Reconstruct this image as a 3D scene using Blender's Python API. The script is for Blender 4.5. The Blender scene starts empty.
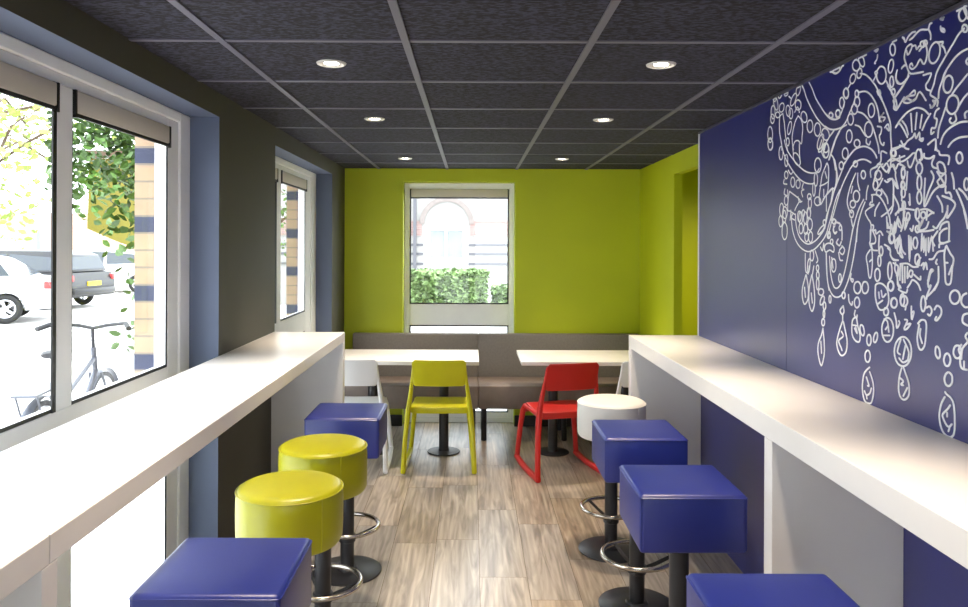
import bpy, bmesh, math, random
from mathutils import Vector, Matrix
random.seed(7)
C = bpy.context.scene.collection
PI = math.pi
EYE, F = 1.578, 746.0
sc = bpy.context.scene

# ------------------------------------------------------------------ camera, sky, exposure
cd = bpy.data.cameras.new('camera'); cam = bpy.data.objects.new('camera', cd); C.objects.link(cam)
cd.sensor_width = 36.0; cd.lens = F/968*36.0
cd.shift_x = (484-472.1)/968; cd.shift_y = (244.6-303.5)/968
cd.clip_start = 0.02; cd.clip_end = 400
cam.matrix_world = Matrix.Translation((0, 0, EYE)) @ Matrix.Rotation(PI/2, 4, 'X') @ Matrix.Rotation(math.radians(0.22), 4, 'Z')
sc.camera = cam

SKY_STRENGTH = 5.0
world = bpy.data.worlds.new('sky'); sc.world = world; world.use_nodes = True
bg = world.node_tree.nodes['Background']
bg.inputs['Color'].default_value = (0.90, 0.95, 1.0, 1); bg.inputs['Strength'].default_value = SKY_STRENGTH
sun_d = bpy.data.lights.new('sun', 'SUN'); sun_d.energy = 0.8; sun_d.angle = math.radians(6); sun_d.color = (1, .96, .9)
sun = bpy.data.objects.new('sun', sun_d); C.objects.link(sun)
sun.rotation_euler = (math.radians(20), math.radians(38), 0)
SPOT_W = 82.0
vs = sc.view_settings
sc.display_settings.display_device = 'sRGB'
vs.view_transform = 'Standard'; vs.look = 'None'; vs.gamma = 1.0; vs.use_curve_mapping = False
vs.exposure = 0.65

# ------------------------------------------------------------------ materials
def s2l(c):
    c = c/255.0
    return c/12.92 if c <= .04045 else ((c+.055)/1.055)**2.4
def rgb(r, g, b): return (s2l(r), s2l(g), s2l(b), 1)
def mat(name, col, rough=.5, metal=0.0, noise=0.0, nscale=40, bump=0.0, bscale=200, coat=0.0, spec=.5, stretch=None, ior=1.5):
    m = bpy.data.materials.new(name); m.use_nodes = True
    nt = m.node_tree; b = nt.nodes['Principled BSDF']
    b.inputs['Base Color'].default_value = col; b.inputs['Roughness'].default_value = rough
    b.inputs['Metallic'].default_value = metal; b.inputs['Specular IOR Level'].default_value = spec
    b.inputs['Coat Weight'].default_value = coat; b.inputs['IOR'].default_value = ior
    if noise or bump:
        tc = nt.nodes.new('ShaderNodeTexCoord'); src = tc.outputs['Object']
        if stretch:
            mp = nt.nodes.new('ShaderNodeMapping'); mp.inputs['Scale'].default_value = stretch
            nt.links.new(src, mp.inputs['Vector']); src = mp.outputs['Vector']
    if noise:
        n = nt.nodes.new('ShaderNodeTexNoise'); n.inputs['Scale'].default_value = nscale; n.inputs['Detail'].default_value = 5
        nt.links.new(src, n.inputs['Vector'])
        r = nt.nodes.new('ShaderNodeValToRGB')
        r.color_ramp.elements[0].position = .3; r.color_ramp.elements[1].position = .7
        r.color_ramp.elements[0].color = tuple(max(0, c*(1-noise)) for c in col[:3])+(1,)
        r.color_ramp.elements[1].color = tuple(min(1, c*(1+noise)) for c in col[:3])+(1,)
        nt.links.new(n.outputs['Fac'], r.inputs['Fac']); nt.links.new(r.outputs['Color'], b.inputs['Base Color'])
    if bump:
        n2 = nt.nodes.new('ShaderNodeTexNoise'); n2.inputs['Scale'].default_value = bscale; n2.inputs['Detail'].default_value = 4
        nt.links.new(src, n2.inputs['Vector'])
        bp = nt.nodes.new('ShaderNodeBump'); bp.inputs['Strength'].default_value = bump; bp.inputs['Distance'].default_value = .004
        nt.links.new(n2.outputs['Fac'], bp.inputs['Height']); nt.links.new(bp.outputs['Normal'], b.inputs['Normal'])
    return m
M = {}
M['white_top'] = mat('white_laminate', rgb(232, 229, 226), .3, noise=.02, nscale=6)
M['white_gloss'] = mat('white_plastic', rgb(238, 238, 240), .28)
M['frame'] = mat('window_frame_white', rgb(246, 246, 246), .4, noise=.02, nscale=8)
M['blind'] = mat('blind_cassette_beige', rgb(206, 198, 186), .5)
M['black'] = mat('black_rubber', rgb(18, 18, 20), .5)
M['dark_wall'] = mat('dark_paint', rgb(70, 68, 56), .62, noise=.04, nscale=3, bump=.05, bscale=350)
M['reveal'] = mat('reveal_skylight_tint', rgb(98, 109, 134), .6, noise=.03, nscale=4)  # blue of the sky light on the reveals, put into their base colour
M['green'] = mat('lime_paint', (.46, .52, .003, 1), .55, noise=.04, nscale=2.5, bump=.04, bscale=300)
M['navy'] = mat('navy_panel', rgb(22, 27, 110), .33, noise=.05, nscale=2, spec=.85, ior=1.68)
M['ceiling'] = mat('black_ceiling_tile', rgb(30, 29, 38), .9, noise=.9, nscale=52, bump=.6, bscale=52, stretch=(1, 2.2, 1))
_rr = [n for n in M['ceiling'].node_tree.nodes if n.type == 'VALTORGB'][0].color_ramp
_rr.elements[0].position = .44; _rr.elements[0].color = rgb(9, 9, 14); _rr.elements[1].position = .60; _rr.elements[1].color = rgb(56, 55, 74)
M['grid'] = mat('grey_ceiling_grid', rgb(100, 98, 112), .45)
M['blue_vinyl'] = mat('blue_vinyl', rgb(12, 32, 124), .40, noise=.05, nscale=8, bump=.12, bscale=260, spec=.8)
M['lime_vinyl'] = mat('lime_vinyl', rgb(172, 170, 10), .36, noise=.05, nscale=8, bump=.12, bscale=260)
M['white_vinyl'] = mat('white_vinyl', rgb(232, 228, 222), .4, noise=.02, nscale=8, bump=.1, bscale=260)
M['black_metal'] = mat('black_powder_coat', rgb(44, 44, 48), .42, metal=.2)
M['chrome'] = mat('brushed_steel', rgb(196, 190, 182), .22, metal=1.0)
M['lime_plastic'] = mat('lime_plastic', rgb(206, 200, 6), .36, noise=.03, nscale=9)
M['red_plastic'] = mat('red_plastic', rgb(200, 30, 26), .38, noise=.04, nscale=7)
M['taupe'] = mat('taupe_fabric', rgb(124, 118, 113), .7, noise=.08, nscale=60, bump=.25, bscale=400)
M['brown'] = mat('brown_fabric', rgb(124, 111, 104), .45, noise=.1, nscale=12, bump=.2, bscale=400)
M['ring'] = mat('downlight_ring', rgb(205, 202, 198), .35)
M['mural'] = mat('white_mural_line', rgb(252, 252, 255), .5)
def emis(name, col, s):
    m = bpy.data.materials.new(name); m.use_nodes = True
    b = m.node_tree.nodes['Principled BSDF']; b.inputs['Base Color'].default_value = (1, 1, 1, 1)
    b.inputs['Emission Color'].default_value = col; b.inputs['Emission Strength'].default_value = s
    return m
M['lens'] = emis('downlight_lens', (1, .9, .72, 1), 30)
# real clear glass pane: transmits straight through, reflects by fresnel
g = bpy.data.materials.new('window_glass'); g.use_nodes = True; nt = g.node_tree; nt.nodes.clear()
o = nt.nodes.new('ShaderNodeOutputMaterial'); mx = nt.nodes.new('ShaderNodeMixShader')
tr = nt.nodes.new('ShaderNodeBsdfTransparent'); tr.inputs[0].default_value = (.97, .985, .98, 1)
gl = nt.nodes.new('ShaderNodeBsdfGlossy'); gl.inputs['Roughness'].default_value = .02
lw_ = nt.nodes.new('ShaderNodeLayerWeight'); lw_.inputs[0].default_value = .5
pw_ = nt.nodes.new('ShaderNodeMath'); pw_.operation = 'POWER'; pw_.inputs[1].default_value = 5
ml_ = nt.nodes.new('ShaderNodeMath'); ml_.operation = 'MULTIPLY_ADD'; ml_.inputs[1].default_value = .4; ml_.inputs[2].default_value = .02
nt.links.new(lw_.outputs['Facing'], pw_.inputs[0]); nt.links.new(pw_.outputs[0], ml_.inputs[0]); nt.links.new(ml_.outputs[0], mx.inputs[0]); nt.links.new(tr.outputs[0], mx.inputs[1]); nt.links.new(gl.outputs[0], mx.inputs[2])
nt.links.new(mx.outputs[0], o.inputs[0]); M['glass'] = g
fm = bpy.data.materials.new('frosted_glass'); fm.use_nodes = True; nt = fm.node_tree; nt.nodes.clear()
o = nt.nodes.new('ShaderNodeOutputMaterial'); mx = nt.nodes.new('ShaderNodeMixShader'); mx.inputs[0].default_value = .06
tl = nt.nodes.new('ShaderNodeBsdfTranslucent'); tl.inputs[0].default_value = (.93, .95, .95, 1)
gl = nt.nodes.new('ShaderNodeBsdfGlossy'); gl.inputs['Roughness'].default_value = .25
nt.links.new(tl.outputs[0], mx.inputs[1]); nt.links.new(gl.outputs[0], mx.inputs[2]); nt.links.new(mx.outputs[0], o.inputs[0]); M['frosted'] = fm
# exterior
M['asphalt'] = mat('pale_asphalt', rgb(205, 202, 200), .8, noise=.06, nscale=3)
M['sedan'] = mat('silver_paint', rgb(205, 206, 210), .3, metal=.3)
M['dark_car'] = mat('dark_grey_paint', rgb(46, 46, 50), .3, metal=.2)
M['white_car'] = mat('white_car_paint', rgb(228, 228, 230), .3)
M['car_glass'] = mat('car_window_glass', rgb(60, 66, 74), .08)
M['tyre'] = mat('tyre_rubber', rgb(26, 26, 28), .7)
M['rim'] = mat('alloy_rim', rgb(190, 190, 195), .3, metal=.7)
M['tail'] = mat('tail_light_red', rgb(190, 60, 60), .3)
M['plate'] = mat('yellow_plate', rgb(225, 200, 40), .4)
M['leaf'] = mat('ivy_leaf', rgb(66, 98, 36), .5, noise=.75, nscale=5)
M['leaf_pale'] = mat('pale_leaf', rgb(130, 150, 66), .5, noise=.4, nscale=3)
M['hedge'] = mat('hedge_leaf', rgb(104, 128, 78), .6, noise=.6, nscale=9)
M['bark'] = mat('bark', rgb(82, 64, 48), .8, noise=.3, nscale=20)
M['canvas'] = mat('olive_yellow_canvas', rgb(104, 96, 8), .7)
M['fence'] = mat('blue_grey_fence_paint', rgb(110, 122, 150), .5)
M['bike'] = mat('grey_bike_paint', rgb(92, 96, 108), .35, metal=.4)
M['bike_dark'] = mat('dark_bike_rubber', rgb(48, 48, 54), .6)
M['facade'] = mat('white_render', rgb(140, 139, 137), .8)
M['pink_brick'] = mat('pink_brick', rgb(196, 160, 152), .8, noise=.15, nscale=14)
M['arch_stone'] = mat('arch_stone', rgb(116, 108, 105), .8, noise=.1, nscale=14)
M['grey_band'] = mat('grey_stone_band', rgb(84, 84, 90), .8)

def brick_mat(name, c1, c2, mortar, scale, axis='YZ', w=.215, h=.0625):
    m = bpy.data.materials.new(name); m.use_nodes = True; nt = m.node_tree; b = nt.nodes['Principled BSDF']
    b.inputs['Roughness'].default_value = .85
    tc = nt.nodes.new('ShaderNodeTexCoord'); sp = nt.nodes.new('ShaderNodeSeparateXYZ'); cb = nt.nodes.new('ShaderNodeCombineXYZ')
    ad = nt.nodes.new('ShaderNodeMath'); ad.operation = 'ADD'
    nt.links.new(tc.outputs['Object'], sp.inputs[0])
    nt.links.new(sp.outputs[0], ad.inputs[0]); nt.links.new(sp.outputs[1], ad.inputs[1])
    nt.links.new(ad.outputs[0], cb.inputs[0]); nt.links.new(sp.outputs[2], cb.inputs[1])
    br = nt.nodes.new('ShaderNodeTexBrick'); br.inputs['Scale'].default_value = scale
    br.inputs['Color1'].default_value = c1; br.inputs['Color2'].default_value = c2; br.inputs['Mortar'].default_value = mortar
    br.inputs['Brick Width'].default_value = w; br.inputs['Row Height'].default_value = h; br.inputs['Mortar Size'].default_value = .006
    nt.links.new(cb.outputs[0], br.inputs['Vector']); nt.links.new(br.outputs['Color'], b.inputs['Base Color'])
    return m
M['far_brick'] = brick_mat('brown_brick', rgb(176, 140, 120), rgb(160, 124, 106), rgb(200, 190, 180), 1.0)
M['pink_brick'] = brick_mat('pink_brick', rgb(134, 110, 106), rgb(122, 98, 95), rgb(140, 128, 125), 1.0)
def banded_brick():
    # beige brick courses, every fourth course dark blue
    m = bpy.data.materials.new('banded_brick'); m.use_nodes = True; nt = m.node_tree; b = nt.nodes['Principled BSDF']
    b.inputs['Roughness'].default_value = .85
    tc = nt.nodes.new('ShaderNodeTexCoord'); sp = nt.nodes.new('ShaderNodeSeparateXYZ'); nt.links.new(tc.outputs['Object'], sp.inputs[0])
    def ma(op, a, bv=None):
        n = nt.nodes.new('ShaderNodeMath'); n.operation = op
        if isinstance(a, (int, float)): n.inputs[0].default_value = a
        else: nt.links.new(a, n.inputs[0])
        if bv is not None:
            if isinstance(bv, (int, float)): n.inputs[1].default_value = bv
            else: nt.links.new(bv, n.inputs[1])
        return n.outputs[0]
    c = ma('DIVIDE', ma('ADD', sp.outputs[2], 0.076), .0705)
    fr_ = ma('FRACT', c); row = ma('FLOOR', c)
    band = ma('LESS_THAN', ma('MODULO', ma('ADD', row, 40), 4), .5)
    joint = ma('LESS_THAN', fr_, .12)
    noi = nt.nodes.new('ShaderNodeTexNoise'); noi.inputs['Scale'].default_value = 12; nt.links.new(tc.outputs['Object'], noi.inputs['Vector'])
    beige = nt.nodes.new('ShaderNodeMix'); beige.data_type = 'RGBA'
    beige.inputs[6].default_value = rgb(178, 154, 128); beige.inputs[7].default_value = rgb(154, 130, 108); nt.links.new(noi.outputs['Fac'], beige.inputs[0])
    m1 = nt.nodes.new('ShaderNodeMix'); m1.data_type = 'RGBA'; m1.inputs[7].default_value = rgb(62, 66, 88)
    nt.links.new(band, m1.inputs[0]); nt.links.new(beige.outputs[2], m1.inputs[6])
    m2 = nt.nodes.new('ShaderNodeMix'); m2.data_type = 'RGBA'; m2.inputs[7].default_value = rgb(128, 118, 108)
    nt.links.new(joint, m2.inputs[0]); nt.links.new(m1.outputs[2], m2.inputs[6])
    nt.links.new(m2.outputs[2], b.inputs['Base Color'])
    return m
M['banded'] = banded_brick()

def floor_mat():
    m = bpy.data.materials.new('wood_look_plank'); m.use_nodes = True; nt = m.node_tree; b = nt.nodes['Principled BSDF']
    tc = nt.nodes.new('ShaderNodeTexCoord')
    at = nt.nodes.new('ShaderNodeAttribute'); at.attribute_name = 'plank'
    off = nt.nodes.new('ShaderNodeVectorMath'); off.operation = 'MULTIPLY_ADD'
    off.inputs[1].default_value = (13.7, 31.1, 7.3)
    nt.links.new(at.outputs['Color'], off.inputs[0]); nt.links.new(tc.outputs['Object'], off.inputs[2])
    mp = nt.nodes.new('ShaderNodeMapping'); mp.inputs['Scale'].default_value = (11, 1.0, 1); nt.links.new(off.outputs[0], mp.inputs['Vector'])
    n1 = nt.nodes.new('ShaderNodeTexNoise'); n1.inputs['Scale'].default_value = 2.2; n1.inputs['Detail'].default_value = 8; n1.inputs['Distortion'].default_value = 1.1
    nt.links.new(mp.outputs[0], n1.inputs['Vector'])
    wv = nt.nodes.new('ShaderNodeTexWave'); wv.inputs['Scale'].default_value = 1.1; wv.inputs['Distortion'].default_value = 7; wv.inputs['Detail'].default_value = 3
    nt.links.new(mp.outputs[0], wv.inputs['Vector'])
    r = nt.nodes.new('ShaderNodeValToRGB'); e = r.color_ramp.elements
    e[0].position = .30; e[0].color = rgb(128, 115, 102); e[1].position = .72; e[1].color = rgb(192, 178, 161)
    x = e.new(.52); x.color = rgb(167, 152, 136)
    nt.links.new(n1.outputs['Fac'], r.inputs['Fac'])
    r2 = nt.nodes.new('ShaderNodeMix'); r2.data_type = 'RGBA'; r2.blend_type = 'MULTIPLY'; r2.inputs[0].default_value = .16
    nt.links.new(r.outputs[0], r2.inputs[6]); nt.links.new(wv.outputs['Color'], r2.inputs[7])
    # each plank a shade lighter or darker, warmer or greyer
    hs = nt.nodes.new('ShaderNodeHueSaturation'); sep = nt.nodes.new('ShaderNodeSeparateColor'); nt.links.new(at.outputs['Color'], sep.inputs[0])
    mr = nt.nodes.new('ShaderNodeMapRange'); mr.inputs[3].default_value = .84; mr.inputs[4].default_value = 1.12; nt.links.new(sep.outputs[0], mr.inputs[0])
    ms = nt.nodes.new('ShaderNodeMapRange'); ms.inputs[3].default_value = .45; ms.inputs[4].default_value = 1.2; nt.links.new(sep.outputs[1], ms.inputs[0])
    nt.links.new(mr.outputs[0], hs.inputs['Value']); nt.links.new(ms.outputs[0], hs.inputs['Saturation']); nt.links.new(r2.outputs[2], hs.inputs['Color'])
    nt.links.new(hs.outputs[0], b.inputs['Base Color'])
    b.inputs['Roughness'].default_value = .30
    bp = nt.nodes.new('ShaderNodeBump'); bp.inputs['Strength'].default_value = .12; bp.inputs['Distance'].default_value = .003
    nt.links.new(n1.outputs['Fac'], bp.inputs['Height']); nt.links.new(bp.outputs[0], b.inputs['Normal'])
    return m
M['floor'] = floor_mat()
M['grout'] = mat('dark_grout', rgb(104, 90, 78), .8)

# ------------------------------------------------------------------ mesh helpers
class MB:
    def __init__(s): s.v = []; s.f = []; s.mi = []; s.sm = []
    def add(s, vs_, fs, mi=0, smooth=False):
        n = len(s.v); s.v += [tuple(p) for p in vs_]
        for f in fs: s.f.append([i+n for i in f]); s.mi.append(mi); s.sm.append(smooth)
        return s
    def box(s, x0, x1, y0, y1, z0, z1, mi=0):
        return s.add([(x0,y0,z0),(x1,y0,z0),(x1,y1,z0),(x0,y1,z0),(x0,y0,z1),(x1,y0,z1),(x1,y1,z1),(x0,y1,z1)],
              [(0,3,2,1),(4,5,6,7),(0,1,5,4),(1,2,6,5),(2,3,7,6),(3,0,4,7)], mi)
    def lathe(s, prof, c=(0,0,0), n=40, mi=0, smooth=True):
        vs_ = []; fs = []
        for r, z in prof:
            for k in range(n):
                a = 2*PI*k/n; vs_.append((c[0]+r*math.cos(a), c[1]+r*math.sin(a), c[2]+z))
        for j in range(len(prof)-1):
            for k in range(n):
                k2 = (k+1) % n; fs.append((j*n+k, j*n+k2, (j+1)*n+k2, (j+1)*n+k))
        if prof[0][0] > 1e-6: fs.append(tuple(range(n-1, -1, -1)))
        if prof[-1][0] > 1e-6: fs.append(tuple((len(prof)-1)*n+k for k in range(n)))
        return s.add(vs_, fs, mi, smooth)
    def sweep(s, pts, sizes, up=(1,0,0), n=12, power=2.0, closed=False, mi=0, caps=True):
        """cross-sections (a along `up`, b along the third axis) swept along pts"""
        pts = [Vector(p) for p in pts]; up = Vector(up); m = len(pts); vs_ = []; fs = []
        for i, p in enumerate(pts):
            if closed: t = pts[(i+1) % m]-pts[i-1]
            else: t = pts[min(i+1, m-1)]-pts[max(i-1, 0)]
            t.normalize(); u = up-t*up.dot(t)
            if u.length < 1e-4: u = t.orthogonal()
            u.normalize(); w = t.cross(u)
            a, b = sizes[i] if isinstance(sizes, list) else sizes
            for k in range(n):
                th = 2*PI*k/n; cx, sx = math.cos(th), math.sin(th)
                vs_.append(p+u*(a*math.copysign(abs(cx)**(2/power), cx))+w*(b*math.copysign(abs(sx)**(2/power), sx)))
        for i in range(m if closed else m-1):
            j = (i+1) % m
            for k in range(n):
                k2 = (k+1) % n; fs.append((i*n+k, i*n+k2, j*n+k2, j*n+k))
        if not closed and caps:
            fs.append(tuple(range(n-1, -1, -1))); fs.append(tuple((m-1)*n+k for k in range(n)))
        return s.add(vs_, fs, mi, True)
    def tube(s, pts, r, n=8, closed=False, mi=0): return s.sweep(pts, (r, r), up=(0.13, .21, .97), n=n, closed=closed, mi=mi)
    def ring(s, c, R, r, n=48, m=10, axis='z', mi=0):
        pts = []
        for k in range(n):
            a = 2*PI*k/n; ca, sa = R*math.cos(a), R*math.sin(a)
            pts.append({'z': (c[0]+ca, c[1]+sa, c[2]), 'x': (c[0], c[1]+ca, c[2]+sa), 'y': (c[0]+ca, c[1], c[2]+sa)}[axis])
        return s.sweep(pts, (r, r), up={'z': (0,0,1), 'x': (1,0,0), 'y': (0,1,0)}[axis], n=m, closed=True, mi=mi)
    def prism(s, poly, x0, x1, mi=0, smooth=False):
        """poly in (y,z), extruded along x"""
        n = len(poly); vs_ = [(x0, y, z) for y, z in poly]+[(x1, y, z) for y, z in poly]
        fs = [(i, (i+1) % n, n+(i+1) % n, n+i) for i in range(n)]
        fs += [tuple(range(n-1, -1, -1)), tuple(range(n, 2*n))]
        return s.add(vs_, fs, mi, smooth)
    def build(s, name, material, parent=None, loc=None, bevel=0, seg=2, rotz=0, kind=None):
        me = bpy.data.meshes.new(name); me.from_pydata(s.v, [], s.f)
        mats = material if isinstance(material, (list, tuple)) else [material]
        for m in mats: me.materials.append(M[m] if isinstance(m, str) else m)
        me.polygons.foreach_set('material_index', s.mi); me.polygons.foreach_set('use_smooth', s.sm)
        bm = bmesh.new(); bm.from_mesh(me); bmesh.ops.recalc_face_normals(bm, faces=bm.faces)
        if bevel:
            es = [e for e in bm.edges if len(e.link_faces) == 2 and e.calc_face_angle(0) > .6]
            bmesh.ops.bevel(bm, geom=es, offset=bevel, segments=seg, profile=.5, affect='EDGES', clamp_overlap=True)
            if seg > 1:
                for f in bm.faces: f.smooth = True
        bm.to_mesh(me); bm.free(); me.update()
        if any(s.sm) or (bevel and seg > 1):
            try: me.set_sharp_from_angle(angle=math.radians(38))
            except Exception: pass
        ob = bpy.data.objects.new(name, me); C.objects.link(ob)
        if parent: ob.parent = parent
        if loc: ob.location = loc
        if rotz: ob.rotation_euler.z = rotz
        if kind: ob['kind'] = kind
        return ob
def tag(o, label, cat, group=None, kind=None):
    o['label'] = label; o['category'] = cat
    if group: o['group'] = group
    if kind: o['kind'] = kind
    return o
def thing(name, label, cat, loc=(0,0,0), rotz=0, group=None):
    o = bpy.data.objects.new(name, None); C.objects.link(o); o.location = loc; o.rotation_euler = (0,0,rotz); o.empty_display_size = .1
    return tag(o, label, cat, group)
def dup(root, loc, rotz=None, label=None, group=None, swap=None):
    def cp(o, par):
        c = o.copy(); C.objects.link(c)
        if par: c.parent = par
        if swap and c.type == 'MESH':
            if c.data.materials and c.data.materials[0] in swap:
                c.data = c.data.copy(); c.data.materials[0] = swap[c.data.materials[0]]
        for ch in [x for x in list(bpy.data.objects) if x.parent == o and x is not c]: cp(ch, c)
        return c
    r = cp(root, None); r.location = loc
    if rotz is not None: r.rotation_euler = (0, 0, rotz)
    if label: r['label'] = label
    if group: r['group'] = group
    return r
def struct(mb, name, material, parent=None, **k):
    o = mb.build(name, material, parent, **k); o['kind'] = 'structure'; return o
def sempty(name):
    o = bpy.data.objects.new(name, None); C.objects.link(o); o['kind'] = 'structure'; return o

# ------------------------------------------------------------------ room shell
XL, XR, XG = -1.11, 1.312, 1.461          # left wall, navy panel wall, lime side wall
YB, YF = 6.49, -2.2                        # back wall, wall behind the viewer
ZC = 2.238                                 # ceiling
ZO = 2.133                                 # head of the window openings
XFR, XO, XE = -1.237, -1.302, -1.385       # window frame face, frame outside, outer brick face

# floor of planks
fl = MB(); pw, pl = .2256, .90; cols = []
x = .042-pw*12
rr = random.Random(11)
offs = {}
while x < 2.9:
    y = YF-rr.random()*pl
    i = round((x-.042)/pw)
    if i == 0: y = 3.54-pl*7
    if i == -1: y = 3.09-pl*6
    while y < 6.75:
        x0, x1 = max(x, -1.3)+.0011, min(x+pw, 2.7)-.0011; y0, y1 = max(y, YF-.1)+.0011, min(y+pl, 6.72)-.0011
        if x1 > x0 and y1 > y0:
            fl.add([(x0,y0,0),(x1,y0,0),(x1,y1,0),(x0,y1,0)], [(0,1,2,3)]); cols.append((rr.random(), rr.random(), rr.random(), 1))
        y += pl
    x += pw
floor = struct(fl, 'floor', 'floor')
# from_pydata keeps the face order
ca = floor.data.color_attributes.new('plank', 'FLOAT_COLOR', 'CORNER')
for p in floor.data.polygons:
    for li in p.loop_indices: ca.data[li].color = cols[p.index]
gr = MB(); gr.box(-1.30, 2.7, YF-.1, 6.72, -.05, -.0012); struct(gr, 'floor_bed', 'grout', floor)

# ceiling: tiles and T-bar grid
ce = MB(); ce.box(-1.3, 2.7, YF-.1, 6.7, ZC, ZC+.12); ceil = struct(ce, 'ceiling', 'ceiling')
tg = MB()
for X in (-.812, -.218, .384, .988): tg.box(X-.012, X+.012, YF, YB, ZC-.006, ZC-.0005)
for k in range(-7, 7):
    Y = 2.414+.6*k
    if YF < Y < YB: tg.box(XL, 1.46, Y-.011, Y+.011, ZC-.0045, ZC-.0003)
struct(tg, 'ceiling_grid', 'grid', ceil)

# left wall: piers and headers; reveals with painted-in skylight blue, banded brick outside
def left_piece(mb, y0, y1, z0, z1, ends=(True, True), soffit=False):
    v = [(XL,y0,z0),(XL,y1,z0),(XL,y1,z1),(XL,y0,z1),(XFR-.063,y0,z0),(XFR-.063,y1,z0),(XFR-.063,y1,z1),(XFR-.063,y0,z1)]
    mb.add(v, [(0,1,2,3)], 0); mb.add(v, [(4,7,6,5)], 0); mb.add(v, [(3,2,6,7)], 0)
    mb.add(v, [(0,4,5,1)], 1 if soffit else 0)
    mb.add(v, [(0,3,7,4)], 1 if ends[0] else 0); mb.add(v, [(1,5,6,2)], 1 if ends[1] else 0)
W1 = (1.25, 3.27); W2 = (4.20, 5.91)
lw = MB()
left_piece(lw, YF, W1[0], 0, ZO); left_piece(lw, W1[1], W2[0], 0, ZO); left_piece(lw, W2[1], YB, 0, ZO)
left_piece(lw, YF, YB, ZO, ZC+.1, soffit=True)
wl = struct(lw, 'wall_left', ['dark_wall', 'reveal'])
for ob in (wl,):
    bm = bmesh.new(); bm.from_mesh(ob.data); bmesh.ops.remove_doubles(bm, verts=bm.verts, dist=1e-5); bmesh.ops.recalc_face_normals(bm, faces=bm.faces); bm.to_mesh(ob.data); bm.free()
eb = MB()
for y0, y1 in ((YF-.1, W1[0]+.2), (3.06, W2[0]+.22), (5.565, 6.76)): eb.box(XE, XO, y0, y1, -.1, 2.06)
eb.box(XE, XO, YF-.1, 6.76, 2.06, 2.75)
struct(eb, 'exterior_brick', 'banded', wl)

# back wall (lime) with window opening
WB = (-.601, .373)
bw = MB()
bw.box(-1.30, WB[0], YB, YB+.125, 0, ZC+.1); bw.box(WB[1], 2.7, YB, YB+.125, 0, ZC+.1); bw.box(WB[0], WB[1], YB, YB+.125, 2.123, ZC+.1)
wb = struct(bw, 'wall_back', 'green')
be = MB(); be.box(-1.385, -.56, YB+.19, YB+.27, -.1, 2.75); be.box(.33, 2.7, YB+.19, YB+.27, -.1, 2.75); be.box(-.56, .33, YB+.19, YB+.27, 2.08, 2.75)
struct(be, 'exterior_brick', 'banded', wb)

# lime side wall: pier, lintel, passage beyond
gw = MB()
gw.box(XG, XG+.06, 5.40, YB, 0, ZC); gw.box(XG, XG+.06, 4.0, 5.40, 2.095, ZC)
struct(gw, 'wall_right_far', 'green')
pg = MB(); pg.box(2.55, 2.7, 4.0, YB, 0, ZC); pg.box(XR+.06, 2.7, 3.9, 4.02, 0, ZC)
struct(pg, 'wall_passage', 'green')

# navy panelled wall on the right
nw = MB()
ye = 4.31
yy = ye
while yy > YF:
    y0 = max(yy-1.2, YF); nw.box(XR, XR+.06, y0+.0015, yy-.0015, 0, ZC-.012); yy -= 1.2
nw.box(XR+.003, XR+.058, YF, ye-.003, 0, ZC-.004)
wr = struct(nw, 'wall_right', 'navy')
t = MB(); t.box(XR-.004, XR+.062, ye, ye+.012, 0, ZC-.004); struct(t, 'trim_1', 'white_gloss')
t = MB(); t.box(XR-.010, XR+.0, YF, ye, ZC-.016, ZC-.0062); struct(t, 'trim_2', mat('ceiling_edge_trim', rgb(70, 68, 80), .5))

# baseboards
bb = MB(); bb.box(XL, WB[0], YB-.012, YB, 0, .095); bb.box(WB[1], XG, YB-.012, YB, 0, .095); struct(bb, 'baseboard_back', 'black')
bb = MB(); bb.box(XL, XL+.012, W1[1], W2[0], 0, .095); bb.box(XL, XL+.012, W2[1], YB-.012, 0, .095); struct(bb, 'baseboard_left', 'black')
bb = MB(); bb.box(XG-.012, XG, 5.40, YB-.012, 0, .095); struct(bb, 'baseboard_right', 'black')

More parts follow.
